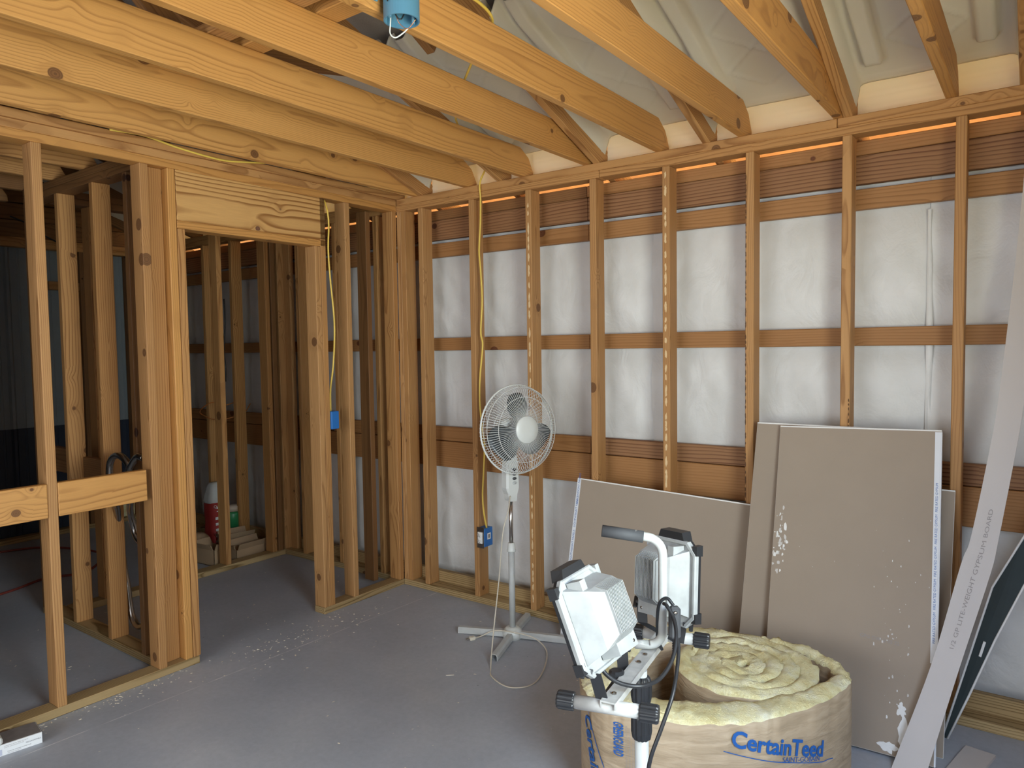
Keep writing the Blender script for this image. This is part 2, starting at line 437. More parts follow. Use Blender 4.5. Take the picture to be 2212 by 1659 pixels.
# torn pale grain and bark on three of the studs
PALE = plain('torn_pale_grain', (.72, .52, .29), .8, noise_amt=.2, scale=60); BARK = plain('bark', (.13, .065, .03), .9, noise_amt=.4, scale=60)
def scab(x, sx, z0, z1, cnt, mat, seed):
    rs = random.Random(seed); V = []; F = []
    for k in range(cnt):
        zc = z0 + (z1 - z0) * (k + rs.random()) / cnt; hz = (z1 - z0) / cnt * rs.uniform(.25, .62); b0 = len(V); m = 12
        V.append((x, -.0016, zc))
        for i in range(m):
            a = 2 * math.pi * i / m; q = rs.uniform(.6, 1.1); V.append((x + sx * q * math.cos(a), -.0002, zc + hz * q * math.sin(a)))
        F += [(b0, b0 + 1 + i, b0 + 1 + (i + 1) % m) for i in range(m)]
    obj('torn_grain', V, F, mat, wr)
scab(A0 + 3 * SP + .019, .0065, .10, 2.33, 46, PALE, 1)
scab(A0 + 5 * SP + .017, .0065, .80, 2.36, 34, PALE, 2)
scab(A0 + 6 * SP + .003, .0030, .75, 2.30, 52, BARK, 3)
scab(A0 + 7 * SP + .034, .0030, 1.17, 1.30, 6, BARK, 4)
# left of the corner the same wall runs on through the closet
for x0 in (-.629, -1.035, -.2226): stud(wr, (x0, x0 + .038), (0, .089), mat=WOOD)
for x0 in (-1.441, -1.86, -2.25, -2.66, -3.07): stud(wr, (x0, x0 + .038), (0, .089), mat=WOOD)
stud(wr, (-1.28, -1.242), (.0, .089)); stud(wr, (-1.24, -1.17), (.051, .089))
board('sole_plate', (-3.35, -.094), (0, .089), (0, .038), 'x', TREAT, wr)
board('top_plate', (-3.35, -.006), (0, .089), (TP, TP + .0378), 'x', WOOD, wr)
board('top_plate', (-3.35, -.006), (0, .089), (TP + .038, TT), 'x', WOOD, wr)
# horizontal boards behind the studs
SEG = [(-3.4, -.9), (-.898, 1.30), (1.302, 4.04)]
for a, b_ in SEG:
    board('ledger_strip', (a, b_), (.150, .188), (2.335, 2.3945), 'x', GIRT if a > 0 else DIM, wr)
    board('carrier_board', (a, b_), (.158, .196), (2.212, 2.3345), 'x', DARKW, wr)
    board('girt', (a, b_), (.166, .204), (2.105, 2.192), 'x', GIRT, wr)
    board('girt', (a, b_), (.166, .204), (1.512, 1.592), 'x', GIRT, wr)
    board('girt', (a + .05, b_), (.166, .204), (.934, 1.024), 'x', DARKW if a > 0 else GIRT, wr)
    board('girt', (a, b_), (.160, .198), (.765, .931), 'x', GIRT, wr)
    board('splash_board', (a, b_), (.0905, .1285), (.0, .108), 'x', TREAT, wr)
# white faced insulation blankets, each a wrinkled sheet with thickness
def blanket(x0, x1):
    nx = int((x1 - x0) / .025); nz = 92; V = []; F = []
    for j in range(nz + 1):
        z = .02 + (2.36 - .02) * j / nz
        for i in range(nx + 1):
            x = x0 + (x1 - x0) * i / nx
            # pinned at the girts, pillowing between them
            pin = 1
            for g0, g1 in ((2.09, 2.25), (1.50, 1.60), (.75, 1.03), (0, .1)):
                d = 0 if g0 <= z <= g1 else min(abs(z - g0), abs(z - g1)); pin = min(pin, d / .16)
            pin = min(1, pin); pin = pin * (2 - pin)
            w = noise.noise(Vector((x * 2.1, z * 1.1, x0))) * .016
            fold = abs(noise.noise(Vector(((x + z * .55) * 6.0, (z - x * .4) * 1.7, 3 + x0)))) * -.017
            fold += abs(noise.noise(Vector(((x - z * .35) * 13, z * 2.2, 9 + x0)))) * -.004
            seam = max(0, 1 - (x1 - x) / .10) * .016 if x1 < 4 else 0
            y = .222 - .012 * pin + (w + fold) * (.25 + .75 * pin) + seam
            V.append((x, y, z))
    n0 = nx + 1
    for j in range(nz):
        for i in range(nx):
            a = j * n0 + i; F.append((a, a + 1, a + n0 + 1, a + n0))
    m0 = len(V)
    for (i, j) in ((0, 0), (nx, 0), (nx, nz), (0, nz)):
        x, y, z = V[j * n0 + i]; V.append((x, .30, z))
    F.append((m0, m0 + 3, m0 + 2, m0 + 1))
    return obj('insulation_blanket', V, F, WRAP, wr, smooth=True)
for a, b_ in ((-3.42, -2.2), (-2.2, -1.0), (-1.0, .42), (.42, 1.66), (1.66, 2.935), (2.925, 4.05)): blanket(a, b_)
# loose taped edge where the last two blankets meet
V = []; F = []
for j in range(61):
    z = .95 + 1.13 * j / 60; o_ = .006 * math.sin(z * 5.3) + .010 * max(0, noise.noise(Vector((1.3, z * 3.1, 0))))
    V += [(2.915, .207, z), (2.934 + o_, .199, z), (2.936 + o_, .211, z)]
for j in range(60):
    for q in (0, 1): a = j * 3 + q; F.append((a, a + 1, a + 4, a + 3))
obj('seam_flap', V, F, WRAP, wr, smooth=True)
# steel skin outside
box('siding_panel', (-3.6, 4.15), (.305, .32), (-.12, 2.36), SIDING, wr, bev=0)

# ---- partition with the doorway (left wall)
wl = empty('wall_left', (0, -1.5, 0), 'open stud partition wall with a framed doorway', 'wall', 'structure')
XP = (-.089, 0)
def pstud(y0, mat=EDGE, z=(.038, TP), x=XP, name='stud'): return board(name, x, (y0, y0 + .038), z, 'z', mat, wl)
pstud(-.040, WOOD)
pstud(-.4228, EDGE)
pstud(-.605, WOOD, name='king_stud'); pstud(-.6445, EDGE, (.038, 2.115), name='jack_stud')
board('jack_stud', (-.21, -.122), (-.150, -.112), (.038, TP), 'z', DIM, wl)
pstud(-1.4465, WOOD, (.038, 2.115), name='jack_stud'); pstud(-1.487, JOIST, name='king_stud')
board('channel_stud', (-.089, -.050), (-1.576, -1.488), (.038, TP), 'z', WOOD, wl)
pstud(-1.615, EDGE)
for y0 in (-2.052, -2.458, -2.865, -3.27): pstud(y0, EDGE)
board('sole_plate', XP, (-.6475, .0), (0, .038), 'y', TREAT, wl)
board('sole_plate', XP, (-4.2, -1.415), (0, .038), 'y', TREAT, wl)
board('top_plate', XP, (-2.6, -.0), (TP, TP + .0378), 'y', JOIST, wl)
board('top_plate', XP, (-4.2, -2.602), (TP, TP + .0378), 'y', JOIST, wl)
board('top_plate', XP, (-4.2, .0), (TP + .038, TT), 'y', WOOD, wl)
board('nailer', (-.084, .012), (-4.2, .07), (TT, TT + .0375), 'y', WOOD, wl)
board('header', (-.040, .0), (-1.4465, -.567), (2.1535, TP), 'y', HEADW, wl)
board('header', (-.089, -.050), (-1.4465, -.567), (2.1535, TP), 'y', WOOD, wl)
board('header_cleat', XP, (-1.4465, -.567), (2.1155, 2.153), 'y', JOIST, wl)
board('panel', (-.085, -.004), (-6.5, -3.32), (.04, TP), 'y', OSB, wl)  # added out of view to block light into the left room
for a, b_ in ((-2.013, -1.640), (-2.42, -2.053), (-2.826, -2.459)):
    board('blocking', (-.036, .002), (a, b_), (.848, .990), 'y', JOIST, wl)

# ---- partition behind it (runs away to the left)
wm = empty('wall_middle', (-.7, -1.53, 0), 'short stud wall running away behind the partition', 'wall', 'structure')
YP = (-1.574, -1.485)
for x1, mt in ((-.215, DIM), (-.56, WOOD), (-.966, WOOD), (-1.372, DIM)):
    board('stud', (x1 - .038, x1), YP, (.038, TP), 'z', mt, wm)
board('sole_plate', (-1.41, -.090), YP, (0, .038), 'x', TREAT, wm)
board('top_plate', (-1.41, -.090), YP, (TP, TP + .0378), 'x', DIM, wm)
board('top_plate', (-1.41, -.090), YP, (TP + .038, TT), 'x', DIM, wm)
board('blocking', (-.928, -.60), (-1.52, -1.482), (.82, .96), 'x', DIM, wm)
board('blocking', (-1.334, -1.005), (-1.52, -1.482), (.85, .99), 'x', DIM, wm)

# ---- closet side wall, parallel to the partition
wi = empty('wall_inner', (-1.29, -.7, 0), 'inner closet stud wall seen through the doorway', 'wall', 'structure')
XI = (-1.329, -1.24)
for y0, mt in ((-.487, WOOD), (-.893, WOOD), (-1.30, WOOD), (-.110, WOOD), (-.06, DIM)):
    board('stud', XI, (y0, y0 + .038), (.038, TP), 'z', mt, wi)
board('sole_plate', XI, (-1.48, -.001), (0, .038), 'y', TREAT, wi)
board('top_plate', XI, (-1.48, -.001), (TP, TP + .0378), 'y', DIM, wi)
board('top_plate', XI, (-1.48, -.001), (TP + .038, TT), 'y', DIM, wi)

# ---- far wall of the left room
wf = empty('wall_far', (-3.4, -1, 0), 'far wall of grey ribbed steel over a navy steel wainscot', 'wall', 'structure')
def ribbed(name, x, y0, y1, z0, z1, mat):
    V = []; F = []; y = y0; prof = []
    while y < y1 - .01:
        for dy, dx in ((0, 0), (.015, .018), (.035, .018), (.05, 0), (.10, 0), (.105, .004), (.115, .004), (.12, 0), (.17, 0), (.175, .004), (.185, .004), (.19, 0)):
            if y + dy <= y1: prof.append((y + dy, dx))
        y += .229
    prof.append((y1, 0))
    for yy, dx in prof: V += [(x + dx, yy, z0), (x + dx, yy, z1)]
    for i in range(len(prof) - 1): F.append((2 * i, 2 * i + 2, 2 * i + 3, 2 * i + 1))
    m = len(V); V += [(x - .01, y0, z0), (x - .01, y0, z1), (x - .01, y1, z0), (x - .01, y1, z1)]
    F += [(m, m + 1, m + 3, m + 2), (0, 1, m + 1, m), (m - 2, m + 2, m + 3, m - 1)]
    return obj(name, V, F, mat, wf)
for a in (-5.8, -4.88, -3.97, -3.05, -2.135, -1.22, -.305):
    ribbed('steel_panel', -3.47, a, a + .914 if a < -.4 else .28, .915, 2.42, SIDING)
    ribbed('wainscot_panel', -3.462, a, a + .914 if a < -.4 else .28, 0, .914, NAVY)
board('sole_plate', (-3.44, -3.35), (-5.8, -.001), (0, .038), 'y', TREAT, wf)
board('top_plate', (-3.44, -3.35), (-5.8, -.001), (2.392, 2.43), 'y', WOOD, wf)
board('top_plate', (-3.44, -3.35), (-5.8, -.001), (2.431, 2.469), 'y', WOOD, wf)
for y0 in (-.46, -.06, -1.62, -2.5): board('stud', (-3.44, -3.35), (y0, y0 + .038), (.038, 2.392), 'z', DIM, wf)
board('blocking', (-3.40, -3.36), (-.70, -.462), (2.06, 2.13), 'y', GIRT, wf)
board('strip', (-3.40, -3.37), (-.50, -.462), (1.83, 2.055), 'z', GIRT, wf)
board('strip', (-3.40, -3.37), (-.495, -.465), (1.46, 1.825), 'z', JOIST, wf)
for i, z0 in enumerate((2.47, 2.61, 2.75, 2.89, 3.03, 3.17)):
    board('gable_board', (-3.42 - .02 * (i % 2), -3.37 - .02 * (i % 2)), (-5.8, .09), (z0, z0 + .134), 'y', DIM, wf)
box('leak_backing', (-3.60, -3.49), (-6.6, .32), (-.1, 2.5), SIDING, wf, bev=0)  # backing box added behind the panels to stop outside light leaking in
bl = box('batt', (-3.44, -3.37), (-.42, -.065), (.04, .24), FLUFF, wf, bev=.01)
bl['label'] = 'yellow insulation batt between two studs'

# ---- walls outside the frame
wb = empty('wall_back', (1, -6.5, 0), 'wall behind the viewpoint with a wide overhead doorway', 'wall', 'structure')
box('panel', (-3.6, -.2), (-6.56, -6.5), (0, 3.6), OSB, wb, bev=0); box('panel', (3.6, 4.2), (-6.56, -6.5), (0, 3.6), OSB, wb, bev=0)
box('panel', (-.2, 3.6), (-6.56, -6.5), (2.4, 3.6), OSB, wb, bev=0); box('door_leaf', (-.2, 3.6), (-6.6, -6.57), (0, 2.4), WHITE_PAINT, wb, bev=0)
ws = empty('wall_side', (4.05, -3, 0), 'side wall right of the viewpoint with a window', 'wall', 'structure')
for y, z in (((-6.5, -2.95), (0, 3.3)), ((-1.9, .30), (0, 3.3)), ((-2.95, -1.9), (0, .85)), ((-2.95, -1.9), (2.05, 3.3))):
    box('panel', (4.05, 4.12), y, z, WRAP, ws, bev=0)
w1 = empty('window_1', (4.06, -2.42, 1.45), 'window in the side wall', 'window', 'structure')
for y, z in (((-2.95, -2.90), (.85, 2.05)), ((-1.95, -1.90), (.85, 2.05)), ((-2.9, -1.95), (.85, .90)), ((-2.9, -1.95), (2.0, 2.05)), ((-2.9, -1.95), (1.43, 1.47))):
    box('window_frame', (4.0, 4.11), y, z, WHITE_PL, w1)
box('pane', (4.06, 4.064), (-2.9, -1.95), (.9, 2.0), WHITE_PL, w1, bev=0)

# ---- ceiling: joists, rafters, vents, underlay
ce = empty('ceiling', (1.5, -1.5, 2.6), 'open ceiling of joists and sloping rafters under the roof', 'ceiling', 'structure')
def joist(x0, y0=-6.4, y1=.085, mat=JOIST):
    h = .150; z0 = TT; pr = [(y0, z0), (y1, z0), (y1 - .002, z0 + .035), (y1 - .045, z0 + .105), (y1 - .12, z0 + h), (y0, z0 + h)]
    L = y1 - y0; c = (y0 + y1) / 2
    V = [(y - c, z - z0 - h / 2, s) for s in (-.019, .019) for y, z in pr]; k = len(pr)
    F = [tuple(range(k))[::-1], tuple(range(k, 2 * k))] + [(i, (i + 1) % k, k + (i + 1) % k, k + i) for i in range(k)]
    me = D.meshes.new('joist'); me.from_pydata([Vector(v) for v in V], [], F); me.materials.append(mat)
    bm = bmesh.new(); bm.from_mesh(me); bmesh.ops.recalc_face_normals(bm, faces=bm.faces)
    bmesh.ops.bevel(bm, geom=bm.edges, offset=.003, segments=1, affect='EDGES'); bm.to_mesh(me); bm.free()
    return link(D.objects.new('joist', me), None, ce, Matrix.Translation((x0 + .019, c, z0 + h / 2)) @ AX['y'].to_4x4())
for k in range(8): joist(.147 + k * SP - (.0 if k else 0))
joist(3.40, mat=JOIST); joist(3.80)
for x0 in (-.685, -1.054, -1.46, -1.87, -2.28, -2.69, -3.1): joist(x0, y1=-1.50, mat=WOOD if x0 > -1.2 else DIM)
SL = .352; ANG = math.atan(SL)
def rafter(x0, y0=-4.6, mat=WOOD):
    y1 = .62; Lr = (y1 - y0) / math.cos(ANG); t = .105
    # bottom edge passes z=TT at y=.0
    yc = (y0 + y1) / 2; zc = TT + (0 - yc) * SL + t / 2 / math.cos(ANG)
    o = D.objects.new('rafter', boxmesh(Lr, .038, t, mat))
    # local x along the slope (towards +y, down)
    m = frame((x0 + .019, yc, zc), (0, math.cos(ANG), -math.sin(ANG)), (-1, 0, 0))
    return link(o, None, ce, m)
RXS = [-3.0, -2.39, -1.78, -1.17, -.42, .190, .800, 1.425, 2.012, 2.624, 3.228, 3.84]
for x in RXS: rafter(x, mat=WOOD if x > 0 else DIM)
ZB = 2.617
def vent(xa, xb):
    """moulded foam vent: a ribbed tray up the slope, and a thin upright flap at the plate"""
    w = xb - xa; nu = 60; ns = 84; V = []; F = []; top = 1.02
    for j in range(ns + 1):
        s = top * j / ns
        for i in range(nu + 1):
            u = w * i / nu
            y = .10 - s * math.cos(ANG); z = ZB + s * math.sin(ANG)
            h = 0; e = min(u, w - u)
            if e < .010: h += .095 * (1 - e / .010)
            if e < .035: h += .012 * (1 - e / .035)
            for c in (.085, w - .10):
                du = abs(u - c)
                q = max(0, min(1, (.045 - du) / .018)); q = q * q * (3 - 2 * q)
                e2 = max(0, min(1, (s - .13) / .035)); e2 = e2 * e2 * (3 - 2 * e2)
                h += .048 * q * e2
            if .14 < u < w - .155 and s > .14:
                a = s % .26; cx = (u - .14) / (w - .295)
                for d in (abs(cx - a / .26), abs(1 - cx - a / .26)):
                    h += .010 * max(0, 1 - d / .03)
            if .03 < s < .045: h += .003
            h += .006 * noise.noise(Vector((xa + u * 3, s * 4, 1)))
            V.append((xa + u, y - h * math.sin(ANG), z - h * math.cos(ANG) + max(0, s - top + .10) * .25))
    n0 = nu + 1
    for j in range(ns):
        for i in range(nu):
            a = j * n0 + i; F.append((a, a + n0, a + n0 + 1, a + 1))
    o = obj('rafter_vent', V, F, FOAM, ce, smooth=True)
    md = o.modifiers.new('thickness', 'SOLIDIFY'); md.thickness = .003; md.offset = 1
    V = []; F = []; nz = 14
    for j in range(nz + 1):
        z = TT + .0005 + (ZB + .004 - TT) * j / nz
        for i in range(nu + 1):
            u = w * i / nu
            V.append((xa + u, .101 - .0022 * math.sin(z * 230) - .010 * max(0, 1 - min(u, w - u) / .03) + .004 * noise.noise(Vector((u * 9 + xa, z * 9, 2))), z))
    for j in range(nz):
        for i in range(nu):
            a = j * n0 + i; F.append((a, a + 1, a + n0 + 1, a + n0))
    V += [(x, y + .0012, z) for x, y, z in V]; k = len(V) // 2
    F += [tuple(q + k for q in f[::-1]) for f in F]
    obj('vent_flap', V, F, FLAP, ce, smooth=True)
for a, b_ in zip(RXS[:-1], RXS[1:]): vent(a + .0385, b_ - .0005)
# underlay above the rafters and roof skin
def slopeplane(name, x0, x1, y0, y1, dz, mat, th=.01):
    zz = lambda y: TT - y * SL + .15 + dz
    V = [(x0, y0, zz(y0)), (x1, y0, zz(y0)), (x1, y1, zz(y1)), (x0, y1, zz(y1))]; V += [(a, b, c + th) for a, b, c in V]
    return obj(name, V, [(3, 2, 1, 0), (4, 5, 6, 7), (0, 1, 5, 4), (1, 2, 6, 5), (2, 3, 7, 6), (3, 0, 4, 7)], mat, ce)
slopeplane('roof_underlay', -3.6, 4.2, -4.7, .75, .11, FABRIC)
zr = TT + 4.7 * SL + .26
obj('roof_underlay', [(-3.6, -4.7, zr), (4.2, -4.7, zr), (4.2, -6.6, zr - .5), (-3.6, -6.6, zr - .5), (-3.6, -4.7, zr + .02), (4.2, -4.7, zr + .02), (4.2, -6.6, zr - .48), (-3.6, -6.6, zr - .48)],
    [(0, 1, 2, 3), (7, 6, 5, 4), (0, 4, 5, 1), (1, 5, 6, 2), (2, 6, 7, 3), (3, 7, 4, 0)], FABRIC, ce)
box('gable_end', (4.05, 4.12), (-6.5, .3), (3.3, 4.6), FABRIC, ce, bev=0)
box('gable_end', (-3.6, -3.52), (-6.5, .3), (2.4, 4.6), DIM, ce, bev=0)
box('gable_end', (-3.6, 4.2), (-6.58, -6.56), (3.3, 4.6), DIM, ce, bev=0)
slopeplane('eave_sheathing', -3.6, 4.15, .125, .74, .085, plain('orange_sheathing', (.50, .20, .055), .7, noise_amt=.25, scale=14), .012)
board('fascia_board', (-3.6, 4.15), (.66, .70), (2.30, 2.50), 'x', WOOD, ce)
ce.children
# loose catwalk boards laid across the joists
board('catwalk_board', (-.4, 2.2), (-1.735, -1.646), (TT + .151, TT + .189), 'x', JOIST, ce)
board('catwalk_board', (-.9, 1.6), (-1.87, -1.78), (TT + .151, TT + .189), 'x', WOOD, ce)
# truss webs in the shadow above
for (xa, ya, za), (xb, yb, zb) in (((1.43, -1.2, 2.68), (1.43, -2.3, 3.25)), ((2.02, -1.3, 2.68), (2.02, -2.4, 3.3)), ((.82, -1.7, 2.66), (.82, -1.0, 2.80)), ((.82, -1.9, 2.66), (.82, -2.6, 3.35)), ((.2, -1.3, 2.66), (.2, -2.3, 3.25)), ((2.63, -1.8, 2.66), (2.63, -2.5, 3.3))):
    a = Vector((xa, ya, za)); b_ = Vector((xb, yb, zb)); L = (b_ - a).length
    link(D.objects.new('truss_web', boxmesh(L, .038, .089, DIM)), None, ce, frame((a + b_) / 2, b_ - a, (1, 0, 0)))

# ================================================================ THINGS
# ---- pedestal fan
FC = Vector((1.09, -.30, 0))
fan = empty('pedestal_fan', FC, 'white pedestal fan with wire guard standing before the stud wall', 'fan')
up = Vector((0, 0, 1))
for ang in (200.5, 20.5, -71.5, 108.5):
    L = .30 if ang != 108.5 else .275
    d = Vector((math.cos(R(ang)), math.sin(R(ang)), 0)); s = Vector((-d.y, d.x, 0))
    V = []; F = []
    # open channel leg: thin-walled arched section
    sec = [(-.018, 0), (-.018, .022), (-.012, .032), (.012, .032), (.018, .022), (.018, 0)]
    inn = [(a * .84, max(b - .003, 0)) for a, b in sec]
    ring = sec + inn[::-1]; m = len(ring)
    for t in (.02, L):
        for a, b in ring: V.append(FC + d * t + s * a + up * (b + .002 + .006 * (1 - t / L)))
    for i in range(m): F.append((i, (i + 1) % m, m + (i + 1) % m, m + i))
    F.append(tuple(range(m))[::-1]); F.append(tuple(range(m, 2 * m)))
    obj('leg', V, F, WHITE_PAINT, fan)
lathe('hub', [(.050, .0), (.052, .03), (.046, .046), (.034, .056), (.024, .060)], Matrix.Translation(FC), WHITE_PL, fan, 32)
lathe('lower_pole', [(.0165, .058), (.0165, .475)], Matrix.Translation(FC), WHITE_PAINT, fan, 20)
lathe('collar', [(.0175, .46), (.0235, .462), (.0235, .468), (.0215, .472), (.0175, .505), (.015, .507)], Matrix.Translation(FC), WHITE_PL, fan, 24)
lathe('upper_pole', [(.0105, .50), (.0105, .735)], Matrix.Translation(FC), CHROME, fan, 18)
ax = Vector((.950, -.306, .055)).normalized()      # the way the fan blows
sd = ax.cross(up).normalized()
# control housing faces the same way
cf = frame(FC + up * .73, sd * -1, up)          # x: sideways, y: up, z: outwards
if (cf.to_3x3() @ Vector((0, 0, 1))).dot(ax) < 0: cf = frame(FC + up * .73, sd, up)
V = []; F = []; prof = [(0, .020), (.01, .024), (.035, .027), (.055, .036), (.07, .040), (.17, .038), (.215, .032), (.24, .026)]
for y, hw in prof:
    for a, b in ((-1, -.75), (-.8, -1), (.8, -1), (1, -.75), (1, .6), (.8, 1), (-.8, 1), (-1, .6)):
        V.append(cf @ Vector((a * hw, y, b * .030)))
for i in range(len(prof) - 1):
    for s_ in range(8): a = i * 8 + s_; b = i * 8 + (s_ + 1) % 8; F.append((a, b, b + 8, a + 8))
F += [tuple(range(8))[::-1], tuple(range(len(V) - 8, len(V)))]
ch = obj('control_housing', V, F, WHITE_PL, fan)
for i, m_ in enumerate((BLACKP, GREYP, GREYP, WHITE_PAINT)):
    lathe('speed_button', [(.0095, 0), (.0095, .004), (.008, .006)], cf @ Matrix.Translation((.004, .165 - i * .023, .0295)) @ Matrix.Diagonal((1.25, .8, 1, 1)), m_, ch, 16)
HC = FC + Vector((0, 0, 1.105)) + ax * .07       # centre of the guard rim
motor = frame(HC, sd, up); mz = (motor.to_3x3() @ Vector((0, 0, 1)))
if mz.dot(ax) < 0: motor = frame(HC, -sd, up)
motor = frame(HC, motor.to_3x3() @ Vector((1, 0, 0)), ax.cross(motor.to_3x3() @ Vector((1, 0, 0))))
lathe('motor_housing', [(.012, -.165), (.040, -.155), (.054, -.13), (.058, -.09), (.058, -.06), (.045, -.05)], motor, WHITE_PL, fan, 24)
tube('neck', [FC + up * .955, FC + up * 1.0, FC + up * 1.04 - ax * .01, HC - ax * .10], .022, WHITE_PL, fan, 14)
RG = .226
def wires(name, z0, z1, n, r0, zc0, zc1, mat, rw=.0011):
    V = []; F = []
    for k in range(n):
        a = 2 * math.pi * k / n; pts = []
        for (rr, z) in ((r0, zc0), (r0 + (RG - r0) * .45, zc0 + (zc1 - zc0) * .12), (RG * .90, zc0 + (zc1 - zc0) * .42), (RG * .985, zc0 + (zc1 - zc0) * .80), (RG, zc1)):
            pts.append(motor @ Vector((rr * math.cos(a), rr * math.sin(a), z)))
        v, f = tubegeo(pts, rw, 4, False); b0 = len(V); V += v; F += [tuple(i + b0 for i in q) for q in f]
    o = obj(name, V, F, mat, fan); return o
def ringtube(name, r_, z, rt, mat, parent, n=64, seg=8):
    pts = [motor @ Vector((r_ * math.cos(2 * math.pi * k / n), r_ * math.sin(2 * math.pi * k / n), z)) for k in range(n + 1)]
    return tube(name, pts, rt, mat, parent, seg, cap=False)
fg = wires('front_guard', 0, 0, 100, .066, .080, .004, GUARD, .0012)
bgd = wires('back_guard', 0, 0, 72, .060, -.075, -.004, GUARD, .0010)
ringtube('rim', RG, 0, .0048, WHITE_PL, fan)
ringtube('guard_ring', .165, .068, .0016, GUARD, fg); ringtube('guard_ring', .215, .040, .0016, GUARD, fg)
ringtube('guard_ring', .175, -.055, .0018, GUARD, bgd); ringtube('guard_ring', .10, -.07, .0018, GUARD, bgd)
lathe('badge', [(.066, .078), (.070, .081), (.067, .0855), (.030, .0865), (.0001, .087)], motor, WHITE_PL, fan, 40)
for k in range(3):
    a0 = R(84 + 120 * k); V = []; F = []
    nr, na = 10, 10
    for i in range(nr + 1):
        rr = .035 + .152 * i / nr; wd = R(88) * (math.sin(math.pi * min(1, .30 + .62 * i / nr)) ** .6); sweep = R(10) * i / nr
        for j in range(na + 1):
            t = j / na - .5; a = a0 + sweep + wd * t; V.append(motor @ Vector((rr * math.cos(a), rr * math.sin(a), .008 + .060 * t)))
    for i in range(nr):
        for j in range(na): q = i * (na + 1) + j; F.append((q, q + 1, q + na + 2, q + na + 1))
    o = obj('blade', V, F, BLADE, fan, smooth=True); md = o.modifiers.new('t', 'SOLIDIFY'); md.thickness = .0025
lathe('blade_hub', [(.03, -.035), (.042, -.03), (.042, .03), (.03, .04), (.001, .045)], motor, GREYP, fan, 24)
cp = [FC + Vector((.02, -.03, .76)), Vector((1.179, -.45, .70)) * .5 + (FC + Vector((.02, -.04, .70))) * .5, Vector((1.150, -.45, .60)), Vector((1.121, -.45, .361)), Vector((1.135, -.52, .115)),
      Vector((1.217, -.65, .006)), Vector((1.288, -.731, .005)), Vector((1.413, -.767, .005)), Vector((1.483, -.686, .005)), Vector((1.44, -.527, .005)),
      Vector((1.345, -.36, .008)), Vector((1.26, -.315, .030)), Vector((1.19, -.325, .045)), Vector((1.09, -.355, .052)), Vector((1.02, -.375, .045)), Vector((.965, -.40, .015)), Vector((.948, -.436, .010))]
tube('power_cord', cp, .0032, CORD, fan, 8, k=10)
pf = frame((.940, -.452, .012), (-.45, -.9, 0), (0, 0, 1))
pg = lbox('plug', pf, (-.016, -.009, -.012), (.016, .011, .012), CORD, fan, .004)
for q in (-.006, .006): lbox('prong', pf, (.016, -.004, q - .001), (.032, .004, q + .001), CHROME, pg, 0)

# ---- twin halogen work light on a pole
wlt = empty('work_light', (2.53, -1.715, 0), 'twin head white work light on a pole before the insulation roll', 'work light')
PC = Vector((2.532, -1.712, 0))
d1 = Vector((.967, .255, 0)).normalized()      # along the cross tubes
TZ = .730
fa, fb_ = Vector((2.478, -1.942, TZ)), Vector((2.624, -1.899, TZ))
ra, rb = Vector((2.430, -1.497, TZ)), Vector((2.570, -1.463, TZ))
def endcap(name, p, d, parent):
    fr = frame(p, d.orthogonal(), d.cross(d.orthogonal())); z = fr.to_3x3() @ Vector((0, 0, 1))
    if z.dot(d) < 0: fr = fr @ Matrix.Rotation(math.pi, 4, 'X')
    return lathe(name, [(.0185, -.006), (.020, -.004), (.020, .030), (.018, .034), (.001, .035)], fr, BLACKP, parent, 48, ridges=12, rd=.0009)
dirty = plain('scuffed_white_paint', (.42, .42, .41), .4, noise_amt=.4, scale=34)
for a, b_ in ((fa, fb_), (ra, rb)):
    d = (b_ - a).normalized()
    t_ = tube('cross_tube', [a, b_], .0155, dirty, wlt, 20)
    endcap('end_cap', a - d * .004, -d, t_); endcap('end_cap', b_ + d * .004, d, t_)
# channel bar between the cross tubes
ba, bb = Vector((2.560, -1.925, TZ + .018)), Vector((2.493, -1.478, TZ + .018))
bd = (bb - ba); bf = frame(ba, bd, (0, 0, 1)); BL = bd.length
bar = lbox('channel_bar', bf, (-.012, -.002, -.017), (BL + .012, .002, .017), dirty, wlt, .0008)
lbox('bar_flange', bf, (-.012, -.014, .015), (BL + .012, .002, .018), dirty, bar, 0)
lbox('bar_flange', bf, (-.012, -.014, -.018), (BL + .012, .002, -.015), dirty, bar, 0)
for t in (.03, .21, .26, BL - .03): lathe('bolt', [(.006, 0), (.006, .003), (.003, .005)], frame(bf @ Vector((t, .002, 0)), (1, 0, 0), (0, 1, 0)), STEELP, bar, 8, smooth=False)
# pole and collars
tube('pole', [PC + up * .02, PC + up * .60], .0175, WHITE_PAINT, wlt, 24)
tube('inner_pole', [PC + up * .55, PC + up * .73], .0145, WHITE_PAINT, wlt, 20)
for z0, z1 in ((.645, .715), (.555, .632)):
    lathe('locking_collar', [(.017, z0), (.022, z0 + .004), (.025, z0 + .02), (.025, z1 - .018), (.021, z1 - .004), (.017, z1)], Matrix.Translation(PC), BLACKP, wlt, 48, ridges=12, rd=.0010)
for k in range(3):
    a = R(30 + 120 * k); q = PC + Vector((math.cos(a) * .30, math.sin(a) * .30, .006))
    lg = tube('stand_leg', [PC + up * .22 + Vector((math.cos(a), math.sin(a), 0)) * .018, q], .0095, WHITE_PAINT, wlt, 10)
    lathe('rubber_foot', [(.012, -.004), (.012, .02)], Matrix.Translation(q), BLACKP, lg, 12)
